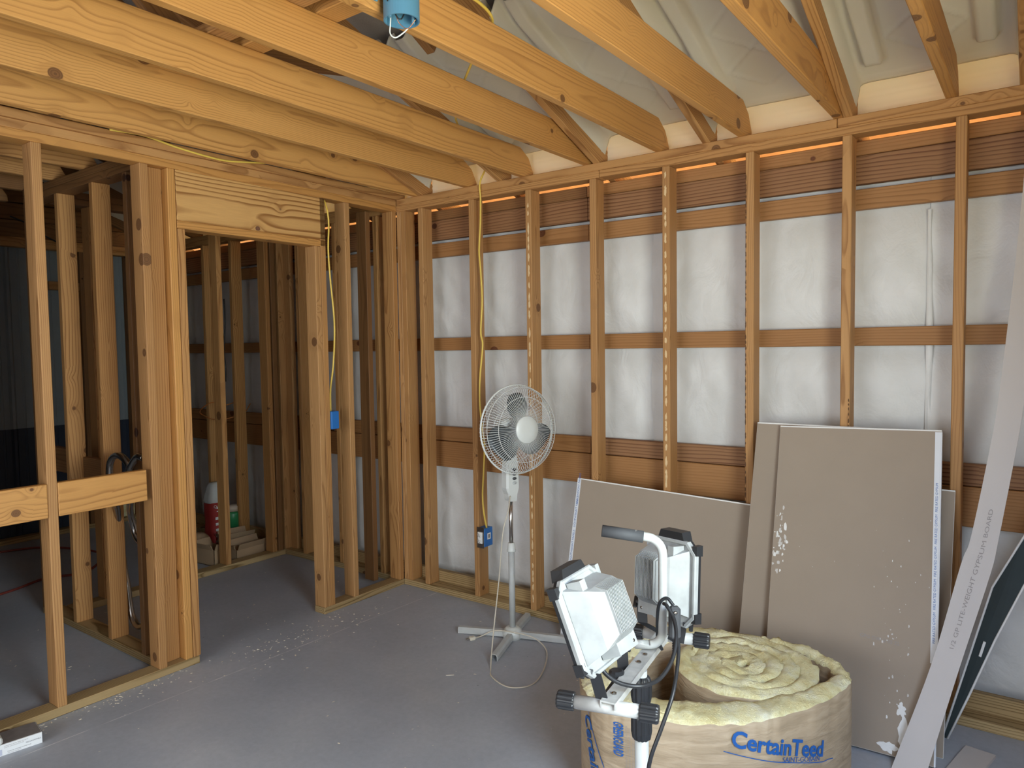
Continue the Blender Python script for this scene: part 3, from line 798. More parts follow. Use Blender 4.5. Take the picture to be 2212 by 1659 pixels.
# carrying handle
HB = Vector((2.486, -1.654, TZ + .034)); hd = Vector((.866, .499, 0)).normalized()
hp = [HB, HB + hd * .035]
for k in range(9): a = R(-90 + 90 * k / 8); hp.append(HB + hd * (.035 + .035 * math.cos(a)) + up * (.035 + .035 * math.sin(a)))
hp.append(HB + hd * .071 + up * .235)
for k in range(1, 9): a = R(90 * k / 8); hp.append(HB + hd * (.071 - .045 + .045 * math.cos(a)) + up * (.235 + .045 * math.sin(a)))
hp.append(HB + hd * .000 + up * .287)
hdl = tube('handle', hp, .0115, WHITE_PAINT, wlt, 16)
tube('grip', [HB + hd * .022 + up * .2795, HB - hd * .082 + up * .294], .0152, GREYP, hdl, 18)

def lamp_head(A, Bv, Cv, Wd, Ht, side):
    """A top-left of flange, Bv towards top-right, Cv towards bottom-left; body towards the camera"""
    h = (Bv - A).normalized(); v = (Cv - A); v = (v - h * v.dot(h)).normalized(); n_ = h.cross(v)
    if n_.dot(CAM - A) < 0: n_ = -n_
    M3 = Matrix((h, v, n_)).transposed().to_4x4(); M3.translation = A
    T = lambda x, y, z: M3 @ Vector((x, y, z))
    hd_ = D.objects.new('lamp_head', None); link(hd_, None, wlt, Matrix.Translation(T(Wd / 2, Ht / 2, 0))); hd_.empty_display_size = .05
    c = .028
    oct_ = [(c, 0), (Wd - c, 0), (Wd, c), (Wd, Ht - c), (Wd - c, Ht), (c, Ht), (0, Ht - c), (0, c)]
    def loft(name, rings, mat, caps=True):
        V = []; F = []
        for pts, z in rings: V += [T(x, y, z if not callable(z) else z(x, y)) for x, y in pts]
        k = len(rings[0][0])
        for i in range(len(rings) - 1):
            for s_ in range(k): a = i * k + s_; b = i * k + (s_ + 1) % k; F.append((a, b, b + k, a + k))
        if caps: F += [tuple(range(k))[::-1], tuple(range(len(V) - k, len(V)))]
        o = obj(name, V, F, mat, hd_)
        bm = bmesh.new(); bm.from_mesh(o.data); bmesh.ops.recalc_face_normals(bm, faces=bm.faces); bm.to_mesh(o.data); bm.free()
        return o
    sh = lambda k_: [(Wd / 2 + (x - Wd / 2) * k_, Ht / 2 + (y - Ht / 2) * (1 - (1 - k_) * Wd / Ht)) for x, y in oct_]
    loft('flange', [(oct_, -.006), (oct_, .004), (sh(.97), .007), (sh(.90), .007), (sh(.88), .003)], LAMPW)
    loft('glass_frame', [(sh(1.0), -.007), (sh(.99), -.016), (sh(.90), -.018)], BLACKP)
    # body: a wedge that rises from one side to a ribbed back
    x0, x1, y0, y1 = .020, Wd - .016, .022, Ht - .030
    if side > 0: sx = lambda x: x
    else: sx = lambda x: Wd - x
    base = [(sx(x0), y0), (sx(x1), y0), (sx(x1), y1), (sx(x0), y1)]
    mid = [(sx(x0 + .028), y0 + .016), (sx(x1 - .002), y0 + .016), (sx(x1 - .002), y1 - .02), (sx(x0 + .028), y1 - .02)]
    topz = [(sx(x0 + .054), y0 + .030), (sx(x1 - .008), y0 + .030), (sx(x1 - .008), y1 - .042), (sx(x0 + .054), y1 - .042)]
    loft('housing', [(base, .004), (mid, .050), (topz, .074)], LAMPW)
    V = []; F = []; xa, xb = x0 + .058, x1 - .012; nf = 14
    for i in range(nf):
        xx = xa + (xb - xa) * i / (nf - 1); b0 = len(V); w_ = .0011
        pr = [(y0 + .014, .046), (y0 + .028, .081), (y1 - .044, .081), (y1 - .020, .052), (y1 - .05, .060), (y0 + .03, .060)]
        for dx in (-w_, w_):
            for yy, zz in pr: V.append(T(sx(xx + dx), yy, zz))
        k = len(pr); F += [tuple(b0 + j for j in range(k))[::-1], tuple(b0 + k + j for j in range(k))] + [(b0 + j, b0 + (j + 1) % k, b0 + k + (j + 1) % k, b0 + k + j) for j in range(k)]
    obj('cooling_fins', V, F, LAMPW, hd_)
    # terminal box under the fins
    loft('terminal_box', [([(sx(x0 + .055), y1 - .030), (sx(x1 + .004), y1 - .045), (sx(x1 + .004), y1 + .016), (sx(x0 + .055), y1 + .010)], .006),
                          ([(sx(x0 + .060), y1 - .026), (sx(x1), y1 - .040), (sx(x1), y1 + .010), (sx(x0 + .060), y1 + .006)], .054)], LAMPW)
    # spring clip, latch and black top
    loft('latch', [([(sx(.040), .012), (sx(.066), .012), (sx(.066), .040), (sx(.040), .040)], .006), ([(sx(.044), .012), (sx(.064), .012), (sx(.064), .036), (sx(.044), .036)], .042)], LAMPW)
    loft('top_hood', [([(.045, -.022), (Wd - .050, -.022), (Wd - .042, .004), (.036, .004)], -.030), ([(.045, -.020), (Wd - .050, -.020), (Wd - .042, .003), (.036, .003)], .004)], BLACKP)
    for (x, y) in ((.004, .02), (Wd - .004, .02), (.004, Ht - .03), (Wd - .004, Ht - .03)):
        loft('corner_clip', [([(x - .008, y - .014), (x + .008, y - .014), (x + .008, y + .014), (x - .008, y + .014)], -.017), ([(x - .007, y - .012), (x + .007, y - .012), (x + .007, y + .012), (x - .007, y + .012)], .006)], BLACKP if (x < .1) == (side > 0) else LAMPW)
    lathe('screw', [(.004, 0), (.004, .002), (.001, .003)], frame(T(sx(x1 - .012), y1 - .004, .0545), h, v), STEELP, hd_, 8)
    return T, Wd, Ht
TL, _, _ = lamp_head(sight(1192, 1265, 1.60), sight(1282, 1212, 1.73), sight(1250, 1478, 1.56), .172, .222, 1)
TR, _, _ = lamp_head(sight(1403, 1152, 2.02), sight(1508, 1175, 1.88), sight(1393, 1345, 2.02), .170, .225, -1)
# U brackets of black strap
def strap(name, pts, wdir, w_, mat=BLACKP):
    P = [Vector(p) for p in pts]; wd = Vector(wdir).normalized() * w_ / 2; V = []; F = []
    for i, p in enumerate(P):
        t = (P[min(i + 1, len(P) - 1)] - P[max(0, i - 1)]).normalized(); nn = t.cross(wd).normalized() * .0015
        V += [p - wd - nn, p + wd - nn, p + wd + nn, p - wd + nn]
    for i in range(len(P) - 1):
        for s_ in range(4): a = i * 4 + s_; b = i * 4 + (s_ + 1) % 4; F.append((a, b, b + 4, a + 4))
    F += [(3, 2, 1, 0), tuple(range(len(V) - 4, len(V)))]
    return obj(name, V, F, mat, wlt)
bs = bd.normalized()
def bracket(p1, q1, p2, q2):
    b = strap('lamp_bracket', [p1, q1 + (p1 - q1) * .02, q1, q1 * .97 + q2 * .03, q2 * .97 + q1 * .03, q2, q2 + (p2 - q2) * .02, p2], d1, .028)
    return b
gA, gB = sight(1285, 1455, 1.60), sight(1303, 1520, 1.615)
b1 = bracket(gA, gB, sight(1343, 1395, 1.78), sight(1347, 1455, 1.775))
b2 = bracket(sight(1386, 1300, 2.0), sight(1388, 1345, 2.0), sight(1474, 1340, 1.93), sight(1466, 1388, 1.93))
for p_, dr in ((gA + Vector((-.012, -.012, .006)), -d1), (sight(1352, 1392, 1.77), d1), (sight(1380, 1300, 1.99), -d1), (sight(1486, 1350, 1.90), d1)):
    fr = frame(p_, dr.orthogonal(), dr.cross(dr.orthogonal()))
    kb = lathe('wing_knob', [(.006, -.012), (.007, 0), (.005, .008)], fr, GREYP, b1 if p_.z < .79 else b2, 14)
    lbox('wing', fr, (-.017, -.004, .004), (.017, .004, .014), BLACKP, kb, .002)
lathe('bar_knob', [(.012, 0), (.019, .003), (.019, .012), (.014, .016)], frame(bf @ Vector((.13, -.006, -.030)), (1, 0, 0), (0, 1, 0)), BLACKP, wlt, 10, smooth=False)
# cables
tube('lamp_cable', [sight(*q) for q in ((1293, 1430, 1.64), (1308, 1455, 1.63), (1340, 1476, 1.62), (1385, 1482, 1.62), (1425, 1466, 1.66), (1452, 1425, 1.70), (1461, 1375, 1.74), (1455, 1335, 1.78), (1440, 1308, 1.80), (1434, 1304, 1.82))], .0048, CABLE, wlt, 10, k=8)
tube('lamp_cable', [sight(*q) for q in ((1455, 1308, 1.82), (1440, 1292, 1.83), (1424, 1305, 1.84), (1420, 1340, 1.85), (1421, 1380, 1.86), (1430, 1403, 1.87))], .0042, CABLE, wlt, 10, k=8)
tube('lamp_cable', [sight(*q) for q in ((1462, 1375, 1.80), (1466, 1400, 1.78), (1462, 1450, 1.74), (1452, 1505, 1.70), (1430, 1570, 1.68), (1405, 1640, 1.68), (1398, 1700, 1.70), (1400, 1800, 1.72))], .0048, CABLE, wlt, 10, k=8)
sf = frame(sight(1458, 1340, 1.80), RX, sight(1462, 1300, 1.80) - sight(1455, 1375, 1.80))
sb_ = lbox('switch_box', sf, (-.015, -.045, -.012), (.013, .035, .012), GREYP, wlt, .006)
lathe('switch_button', [(.005, 0), (.005, .003), (.002, .004)], sf @ Matrix.Translation((-.002, .022, .012)), STEELP, sb_, 12)
for k in range(5): lathe('strain_relief', [(.0065, 0), (.0075, .002), (.0065, .004)], sf @ Matrix.Translation((.0, -.050 - k * .006, 0)) @ Matrix.Rotation(R(90), 4, 'X'), CABLE, sb_, 10)

# ---- roll of kraft faced insulation
roll = empty('insulation_roll', (2.39, -.89, 0), 'roll of yellow fibreglass batt with brown printed kraft facing', 'insulation')
HT = .383
OUT = [(2.81, -.70), (2.768, -.879), (2.70, -1.02), (2.646, -1.106), (2.56, -1.19), (2.479, -1.245), (2.38, -1.29), (2.28, -1.315), (2.19, -1.31), (2.107, -1.262), (2.03, -1.17), (1.985, -1.05), (1.965, -.90), (1.985, -.76), (2.04, -.64), (2.14, -.545), (2.25, -.495), (2.359, -.475), (2.45, -.472), (2.541, -.479), (2.64, -.50), (2.722, -.545), (2.79, -.62)]
oc = smoothpath([(x, y, 0) for x, y in OUT + OUT[:3]], 8)[8:8 + len(OUT) * 8]
# arc positions of the outer surface, starting at the right side and going round the front
arc = [0]
for a, b_ in zip(oc[:-1], oc[1:]): arc.append(arc[-1] + (b_ - a).length)
def outer(s, z, off=.0):
    s = s % arc[-1]
    for i in range(len(arc) - 1):
        if arc[i + 1] >= s:
            t = (s - arc[i]) / (arc[i + 1] - arc[i]); p = oc[i].lerp(oc[i + 1], t); d = (oc[i + 1] - oc[i]).normalized()
            nn = Vector((-d.y, d.x, 0));
            if nn.dot(p - Vector((2.39, -.89, 0))) < 0: nn = -nn
            return p + nn * off + up * z
    return oc[-1] + up * z
TH = .078
cx = Vector((2.455, -.765, 0)); e1 = Vector((.80, .60, 0)); e2 = Vector((-.60, .80, 0))
path = []
turns = 4.2; st = 118 - 360 * turns
for k in range(int(turns * 44) + 1):
    f_ = k / (turns * 44); a = R(st + 360 * turns * f_); s_ = .07 + .93 * f_
    wob = 1 + .05 * noise.noise(Vector((math.cos(a) * 1.5, math.sin(a) * 1.5, f_ * 5)))
    path.append(cx + (e1 * (.246 * math.cos(a)) + e2 * (.262 * math.sin(a))) * s_ * wob)
ol = []; olt = []
i0 = 18 * 8 - 8; n_all = len(oc); m_all = int(n_all * .93)
for q in range(m_all):
    i = (i0 + q) % n_all; p = oc[i]; f_ = q / (m_all - 1)
    d = (oc[(i + 1) % n_all] - p); nn = Vector((-d.y, d.x, 0)).normalized()
    if nn.dot(p - Vector((2.39, -.89, 0))) < 0: nn = -nn
    t_ = .046 + .092 * min(1, max(0, (f_ - .20) / .20)) 
    olt.append(t_); ol.append(p - nn * t_ * .5)
def ribbon(name, P, th, closed, zt, seed, parent):
    """batt standing on edge: fluffy top and inner side, kraft outside"""
    n0 = len(P); V = []; F = []; fm = []
    sec = [(-.5, 0), (-.5, .6), (-.5, .95), (-.42, .985), (-.22, 1.0), (0, 1.005), (.22, 1.0), (.42, .99), (.5, .965), (.5, .6), (.5, 0)]
    m = len(sec)
    for i, p in enumerate(P):
        a = P[(i - 1) % n0] if closed or i else P[0]; b = P[(i + 1) % n0] if closed or i < n0 - 1 else P[-1]
        d = (b - a).normalized(); nn = Vector((d.y, -d.x, 0))
        if name == 'outer_lap': nn = -nn
        tt = th[i] if isinstance(th, list) else th
        for u, w in sec:
            q = p + nn * (u * tt) + up * (w * zt)
            if w > .9:
                k = noise.noise(q * 22 + Vector((seed, 0, 0))); k2 = noise.noise(q * 60 + Vector((0, seed, 0)))
                q = q + up * (k * .013 + k2 * .008) + nn * (k2 * .010 + k * .004)
            V.append(q)
    for i in range(n0 if closed else n0 - 1):
        j = (i + 1) % n0
        for s_ in range(m - 1):
            F.append((i * m + s_, j * m + s_, j * m + s_ + 1, i * m + s_ + 1))
            fm.append(1 if s_ in (0, 1, 8, 9) else 0)
    if not closed: F += [tuple(range(m))[::-1], tuple(range((n0 - 1) * m, n0 * m))]; fm += [0, 0]
    o = obj(name, V, F, FLUFF, parent, smooth=True, mats=[FLUFF, KRAFT], fmat=fm)
    bm = bmesh.new(); bm.from_mesh(o.data); bmesh.ops.recalc_face_normals(bm, faces=bm.faces); bm.to_mesh(o.data); bm.free()
    return o
ribbon('inner_coil', path, .066, False, HT, 3.1, roll)
ow = ribbon('outer_lap', ol, olt, False, HT, 8.7, roll)
# print on the kraft facing
def wrap(s0, z0, slope=0, rot=0, off=.0035):
    cr, sr = math.cos(R(rot)), math.sin(R(rot))
    return lambda x, y: outer(s0 - (x * cr - y * sr), z0 + (x * sr + y * cr) + slope * (x * cr - y * sr), off)
# text runs from left (larger s) to right (smaller s)
lettering('lettering', 'CertainTeed', .074, wrap(.368, .304, -.30), INKB, roll, shear=.12, width=.95, bold=.028)
lettering('lettering', 'SAINT-GOBAIN', .024, wrap(.190, .226, -.24), INKB, roll, shear=.1)
V = []; F = []
for k in range(61):
    x = .42 * k / 60; w_ = .0014
    for dz in (-w_, w_): V.append(outer(.390 - x, .288 - .33 * x + .10 * x * x + dz, .003))
for k in range(60): F.append((2 * k, 2 * k + 2, 2 * k + 3, 2 * k + 1))
obj('print_rule', V, F, INKB, roll)
lettering('lettering', 'GREENGUARD', .046, wrap(.728, .343, 0, -90), INKB, roll, shear=.2, width=.36, bold=.03)
for i in range(7):
    body = 'INDOOR AIR QUALITY CERTIFIED FOR LOW CHEMICAL EMISSIONS INSULATION FACING'[i * 3:i * 3 + 44]
    lettering('fine_print', body, .0085, wrap(.688 - i * .0105, .338 - .006 * i, 0, -90), INKG, roll, width=.7)
lettering('lettering', 'CertainTeed', .070, wrap(.885, .300, 0, -72), INKB, roll, shear=.1, width=.9, bold=.025)
V = [outer(.865 - .10 * k / 20, .345 - .17 * k / 20, .003) for k in range(21)] + [outer(.868 - .10 * k / 20, .343 - .17 * k / 20, .003) for k in range(21)]
obj('print_rule', V, [(k, k + 1, k + 22, k + 21) for k in range(20)], INKB, roll)

# ---- drywall sheets leaning on the studs
def sheet(name, xl, xr, base_y, top_y, width, label, x_skew=0, strips=(), th=.0127, mat=DWF, group=None):
    """leaning panel; xl/xr left and right x at the foot"""
    zt = math.sqrt(width ** 2 - (top_y - base_y) ** 2); e = empty(name, ((xl + xr) / 2, base_y, 0), label, 'drywall sheet', group=group)
    upv = Vector((x_skew, top_y - base_y, zt)).normalized(); rt = Vector((1, 0, 0)); rt = (rt - upv * rt.dot(upv)).normalized()
    fr = frame((xl, base_y, .001), rt, upv)      # z local points to +?
    nz = fr.to_3x3() @ Vector((0, 0, 1)); sg = -1 if nz.y < 0 else 1   # room side
    Wd = xr - xl
    if sg < 0: face = lambda a, b: (a, b)
    lbox('core', fr, (.0, 0, -.5 * th), (Wd, width, .5 * th), GYP, e, .001)
    sgn = 1 if nz.y < 0 else -1
    f = lbox('face_paper', fr, (.001, .0015, sgn * (.5 * th) - .0004), (Wd - .001, width - .006, sgn * (.5 * th) + .0006), mat, e, 0)
    return e, fr, Wd, sgn * (.5 * th + .0012)
eA, fA, wA, zA = sheet('drywall_sheet', 1.30, 2.29, -.16, -.012, .840, 'low wide drywall sheet leaning on the studs behind the lamp heads', .03)
eB, fB, wB, zB = sheet('drywall_sheet', 2.285, 2.965, -.345, -.030, 1.215, 'tall drywall sheet just behind the front one, its top edge showing', .0)
e4, f4, w4, z4 = sheet('drywall_sheet', 2.46, 3.050, -.305, -.020, .985, 'shorter drywall sheet at the back whose white edge sticks out right', .0)
eC, fC, wC, zC = sheet('drywall_sheet', 2.425, 3.035, -.415, -.062, 1.219, 'front tall drywall sheet with white plaster smears and torn paper', -.03)
def onsheet(fr, zc, x0, y0, rot=0):
    cr, sr = math.cos(R(rot)), math.sin(R(rot))
    return lambda x, y: fr @ Vector((x0 + x * cr - y * sr, y0 + x * sr + y * cr, zc))
def blotch(name, fr, zc, cxx, cyy, sx, sy, mat, parent, n=26, seed=0, th=.0005):
    V = [fr @ Vector((cxx, cyy, zc + th))]; F = []
    for k in range(n):
        a = 2 * math.pi * k / n; q = .72 + .55 * noise.noise(Vector((math.cos(a) * 2.1, math.sin(a) * 2.1, seed)))
        V.append(fr @ Vector((cxx + sx * q * math.cos(a), cyy + sy * q * math.sin(a), zc)))
    for k in range(n): F.append((0, 1 + k, 1 + (k + 1) % n))
    return obj(name, V, F, mat, parent)
# white end tape with print
lbox('end_tape', fC, (wC - .004, .0, -.009), (wC + .002, 1.21, .0085), TAPE, eC, .001)
for zz in (0.0,):
    tfc = lambda x0, y0, rot: (lambda x, y: fC @ Vector((wC + .0032, y0 + x, (-.006 + y) * (1 if zC > 0 else -1) + .0)))
    for y0, body in ((.86, 'GYPSUM PANEL 1/2 IN'), (.66, 'LEGER ET RESISTANT'), (.45, 'LIGHT PANEL'), (.22, 'LIGHTWEIGHT PANEL'), (1.02, 'IIIIIIIIII')):
        lettering('lettering', body, .011, tfc(0, y0, 0), INKD if y0 != .66 else INKB, eC)
lbox('end_tape', fC, (wC - .022, .35, zC - .0003), (wC, 1.21, zC), TAPE, eC, 0)
for y0 in (.90, .78, .66, .54, .42): lettering('lettering', 'FIRE RATED GYPSUM', .012, onsheet(fC, zC + .0004, wC - .008, y0, 90), INKB, eC)
lbox('end_tape', fA, (.0, .0, zA - .0003), (.022, .838, zA), TAPE, eA, 0)
for y0 in (.40, .58, .70): lettering('lettering', 'LIGHTWEIGHT PANELS', .016, onsheet(fA, zA + .0004, .017, y0, 90), INKB, eA)
lettering('lettering', 'GPG GW12 05 22', .018, onsheet(fC, zC + .0002, wC - .26, .40, -4), INKG, eC)
for k, (a, b_, sx, sy) in enumerate(((wC - .100, .085, .026, .090), (wC - .112, .165, .022, .035), (wC - .15, .028, .040, .022))):
    blotch('torn_paper', fC, zC, a, b_, sx, sy, GYP, eC, 30, k * 3.3)
random.seed(3)
SM = plain('thin_plaster_smear', (.60, .57, .54), .8, noise_amt=.15, scale=60)
def flecks(cxx, cyy, sx, sy, cnt, q0, q1):
    for k in range(cnt):
        a = random.gauss(cxx, sx); b_ = random.gauss(cyy, sy); q = random.uniform(q0, q1)
        blotch('plaster_fleck', fC, zC, max(.006, min(wC - .03, a)), max(.01, b_), q, q * random.uniform(.7, 2.6), random.choice((SM, SM, GYP)), eC, 8, k + cyy * 9)
flecks(.030, .70, .016, .050, 34, .002, .009)
flecks(.022, .82, .008, .025, 8, .001, .004)
flecks(wC - .15, .40, .030, .035, 14, .001, .005)
flecks(wC - .13, .22, .025, .05, 10, .001, .005)
flecks(wC - .10, .62, .05, .12, 14, .0008, .003)
flecks(wC * .5, .60, .2, .25, 16, .0006, .002)

# ---- bowed offcut strip with stamped print
sp_ = empty('drywall_offcut', (2.95, -.45, 0), 'long narrow grey drywall offcut, bowed, leaning at the right edge', 'drywall strip')
LE = [(2.905, -.475, .0), (2.911, -.470, .02), (3.014, -.38, .37), (3.092, -.293, .724), (3.12, -.268, .825), (3.166, -.194, 1.127), (3.188, -.15, 1.308), (3.211, -.079, 1.598), (3.228, -.035, 1.827), (3.246, -.02, 2.10), (3.255, -.015, 2.30)]
RE = [(3.010, -.470, .0), (3.016, -.465, .02), (3.098, -.38, .37), (3.180, -.297, .70), (3.202, -.268, .825), (3.244, -.194, 1.127), (3.265, -.15, 1.305), (3.290, -.079, 1.598), (3.306, -.035, 1.827), (3.322, -.02, 2.10), (3.330, -.015, 2.30)]
LP, RP = smoothpath(LE, 6), smoothpath(RE, 6)
V = []; F = []; fm = []
for i, (a, b_) in enumerate(zip(LP, RP)):
    t = (LP[min(i + 1, len(LP) - 1)] - LP[max(0, i - 1)]).normalized(); nn = (b_ - a).cross(t).normalized()
    if nn.y < 0: nn = -nn
    nn = nn * .0127; V += [a, b_, b_ + nn, a + nn]
for i in range(len(LP) - 1):
    for s_ in range(4): a = i * 4 + s_; b_ = i * 4 + (s_ + 1) % 4; F.append((a, b_, b_ + 4, a + 4)); fm.append(0 if s_ == 0 else 1)
F += [(3, 2, 1, 0), tuple(range(len(V) - 4, len(V)))]; fm += [1, 1]
obj('strip_board', V, F, DWG, sp_, mats=[DWG, GYP], fmat=fm)
def onstrip(x, y):
    # x runs up the strip from the foot, y across
    n0 = len(LP); acc = 0
    for i in range(n0 - 1):
        l = (LP[i + 1] - LP[i]).length
        if acc + l >= x or i == n0 - 2:
            t = (x - acc) / l; a = LP[i].lerp(LP[i + 1], t); b_ = RP[i].lerp(RP[i + 1], t)
            nn = (b_ - a).cross(LP[i + 1] - LP[i]).normalized()
            if nn.y > 0: nn = -nn
            return b_.lerp(a, .50 + y / .085) + nn * .0012
        acc += l
lettering('lettering', '1/2 GP LITE-WEIGHT GYPSUM BOARD', .019, lambda x, y: onstrip(.49 + x * 1.62, y - .008), INKG, sp_)

# ---- dark strip behind it
ds = empty('dark_offcut', (3.03, -.135, 0), 'narrow dark green faced board strip with pale cut edges leaning right', 'board strip')
a0, a1 = Vector((3.026, -.140, 0)), Vector((3.345, .0, .955))
b0_, b1_ = Vector((3.050, -.150, 0)), Vector((3.378, -.03, .83))
ub = (a1 - a0); wb_ = Vector((3.16, -.10, .25)) - Vector((3.10, -.10, .37))
fr = frame((3.030, -.130, .0), ub, Vector((1, 0, -.35)))
V = []; F = []
def prism(name, P, dep, mats, fmfn, parent):
    n0 = len(P); V = list(P) + [p + dep for p in P]
    F = [tuple(range(n0)), tuple(range(n0, 2 * n0))[::-1]] + [(i, i + n0, (i + 1) % n0 + n0, (i + 1) % n0) for i in range(n0)]
    return obj(name, V, F, mats[0], parent, mats=mats, fmat=[0, 0] + [1] * n0)
dl = [Vector(q) for q in ((3.028, -.136, .0), (3.088, -.100, .24), (3.175, -.046, .591), (3.272, -.022, .80), (3.35, -.010, .97))]
dr = [Vector(q) for q in ((3.352, -.025, .80), (3.275, -.046, .619), (3.190, -.080, .404), (3.112, -.112, .18), (3.046, -.138, .0))]
prism('strip_face', dl + dr, Vector((.004, .012, 0)), [DGRN, GYP], None, ds)
for P in (dl, dr):
    tube('cut_edge', [q + Vector((.002, -.002, 0)) for q in P], .0042, GYP, ds, 6)
lb = lbox('staple_label', frame((3.150, -.088, .36), dl[2] - dl[0], (1, 0, -.4)), (-.03, -.003, -.008), (.03, .006, .008), GYP, ds, .001)

# ---- scrap on the floor
scr = obj('drywall_scrap', [(3.110, -.180, .001), (3.205, -.195, .001), (3.150, -.44, .001), (3.060, -.42, .001), (3.110, -.180, .0137), (3.205, -.195, .0137), (3.150, -.44, .0137), (3.060, -.42, .0137)],
          [(3, 2, 1, 0), (4, 5, 6, 7), (0, 1, 5, 4), (1, 2, 6, 5), (2, 3, 7, 6), (3, 0, 4, 7)], DWG)
tag(scr, 'small grey drywall scrap lying flat on the floor at lower right', 'drywall scrap')

# ---- outlet boxes and cables
ob = empty('outlet_box', (.66, .01, .41), 'blue outlet box with white receptacle on the stud left of the fan', 'outlet')
box('box_shell', (.630, .690), (-.022, .055), (.353, .463), BLUEB, ob, .003)
yk = box('yoke', (.634, .686), (-.0245, -.022), (.346, .470), STEELP, ob, .0)
rc = box('receptacle', (.643, .677), (-.032, -.0245), (.374, .442), FOIL, ob, .006)
for z in (.391, .425):
    lathe('socket_face', [(.0155, 0), (.0150, .002)], frame((.660, -.0325, z), (1, 0, 0), (0, 0, 1)), FOIL, rc, 20)
    for dx in (-.005, .005): box('slot', (.660 + dx - .001, .660 + dx + .001), (-.0352, -.0345), (z - .003, z + .005), BLACKP, rc, 0)
    lathe('slot', [(.0022, 0), (.0022, .0006)], frame((.660, -.0348, z - .008), (1, 0, 0), (0, 0, 1)), BLACKP, rc, 10)
box('box_label', (.6902, .6908), (.002, .034), (.395, .432), FOIL, ob, 0)
box('label_print', (.6909, .6912), (.010, .026), (.402, .424), INKG, ob, 0)
sw = empty('switch_box', (.01, -.55, 1.12), 'empty blue switch box on the door king stud', 'outlet')
box('box_shell', (-.066, .010), (-.5665, -.512), (1.068, 1.172), BLUEB, sw, .003)
for z in (1.072, 1.163): box('nail_ear', (-.02, .0), (-.5115, -.508), (z, z + .006), BLUEB, sw, .001)
yc1 = tube('yellow_cable', [(.695, .03, 2.55), (.690, -.012, 2.47), (.688, -.006, 2.38), (.682, -.004, 2.24), (.670, -.004, 2.09), (.678, -.004, 1.98), (.686, -.004, 1.80), (.672, -.004, 1.62), (.684, -.004, 1.54), (.660, -.004, 1.35), (.656, -.004, 1.20), (.672, -.004, 1.05), (.686, -.004, .96), (.676, -.004, .80), (.665, -.004, .66), (.672, -.004, .56), (.680, .010, .462)], .0052, YEL, None, 8, k=8)
# keep it on the stud's outer edge
tag(yc1, 'yellow cable running down a stud into the blue outlet box', 'cable')
for z in (2.06, 1.30, .60): pass
yc2 = tube('yellow_cable', [(.71, .03, 2.56), (.80, -.22, 2.640), (.98, -.55, 2.635), (1.2, -.80, 2.640), (1.40, -.98, 2.632), (1.6, -1.15, 2.640), (1.80, -1.32, 2.635), (1.86, -1.55, 2.62), (1.87, -1.72, 2.56)], .0052, YEL, None, 8, k=8)
tag(yc2, 'yellow cable draped over the joists toward the round ceiling box', 'cable')
yc3 = tube('yellow_cable', [(.025, -1.75, 2.50), (.024, -1.60, 2.508), (.022, -1.439, 2.487), (.022, -1.226, 2.474), (.022, -1.08, 2.490), (.03, -.95, 2.510)], .0050, YEL, None, 8, k=8)
tag(yc3, 'yellow cable sagging along the top of the partition plate', 'cable')
yc4 = tube('yellow_cable', [(-.02, -.553, 2.385), (.004, -.552, 2.32), (.004, -.545, 2.24), (.004, -.553, 2.10), (.004, -.545, 1.94), (.008, -.527, 1.68), (.006, -.540, 1.45), (-.02, -.545, 1.30), (-.03, -.54, 1.17)], .0050, YEL, None, 8, k=8)
tag(yc4, 'yellow cable hanging beside the door header down to a blue box', 'cable')
cb = empty('ceiling_box', (1.86, -1.80, 2.50), 'round light blue ceiling fixture box with loose wires on a joist', 'electrical box')
CB = Vector((1.862, -1.815, 2.440)); rb_ = .050
V = []; F = []; ns = 40
for r_, z in ((rb_, 0), (rb_, .075), (.001, .075), (.001, .070), (rb_ - .004, .070), (rb_ - .004, 0)):
    for s_ in range(ns): a = 2 * math.pi * s_ / ns; V.append(CB + Vector((r_ * math.cos(a), r_ * math.sin(a), z)))
for i in range(6):
    for s_ in range(ns): a = i * ns + s_; b_ = i * ns + (s_ + 1) % ns; c_ = ((i + 1) % 6) * ns; F.append((a, b_, c_ + (s_ + 1) % ns, c_ + s_))
sh_ = obj('box_shell', V, F, LBLUE, cb)
tube('screw_post', [CB + Vector((.010, .036, .002)), CB + Vector((.010, .036, .07))], .005, LBLUE, cb, 10)
tube('screw_post', [CB + Vector((-.010, -.036, .002)), CB + Vector((-.010, -.036, .07))], .005, LBLUE, cb, 10)
box('nail_flange', (1.811, 1.818), (-1.90, -1.86), (2.49, 2.55), LBLUE, cb)
box('rib', (1.861, 1.864), (-1.870, -1.8675), (2.475, 2.53), BLACKP, cb, 0)
tube('white_wire', [CB + Vector((-.030, -.010, .05)), CB + Vector((-.032, -.012, .0)), CB + Vector((-.034, -.012, -.028)), CB + Vector((-.022, -.004, -.040)), CB + Vector((-.002, .008, -.028)), CB + Vector((.012, .012, -.018))], .0020, WHITE_PL, cb, 8, k=6)
tube('bare_wire', [CB + Vector((-.010, -.020, .05)), CB + Vector((-.006, -.012, .005)), CB + Vector((.002, .0, -.014)), CB + Vector((.014, .012, -.018)), CB + Vector((.036, .020, .004))], .0011, COPPER, cb, 6, k=6)
tube('black_wire', [CB + Vector((-.012, -.022, .06)), CB + Vector((-.010, -.016, .02)), CB + Vector((.0, -.004, .004)), CB + Vector((.006, .01, .03))], .0019, CABLE, cb, 6, k=6)

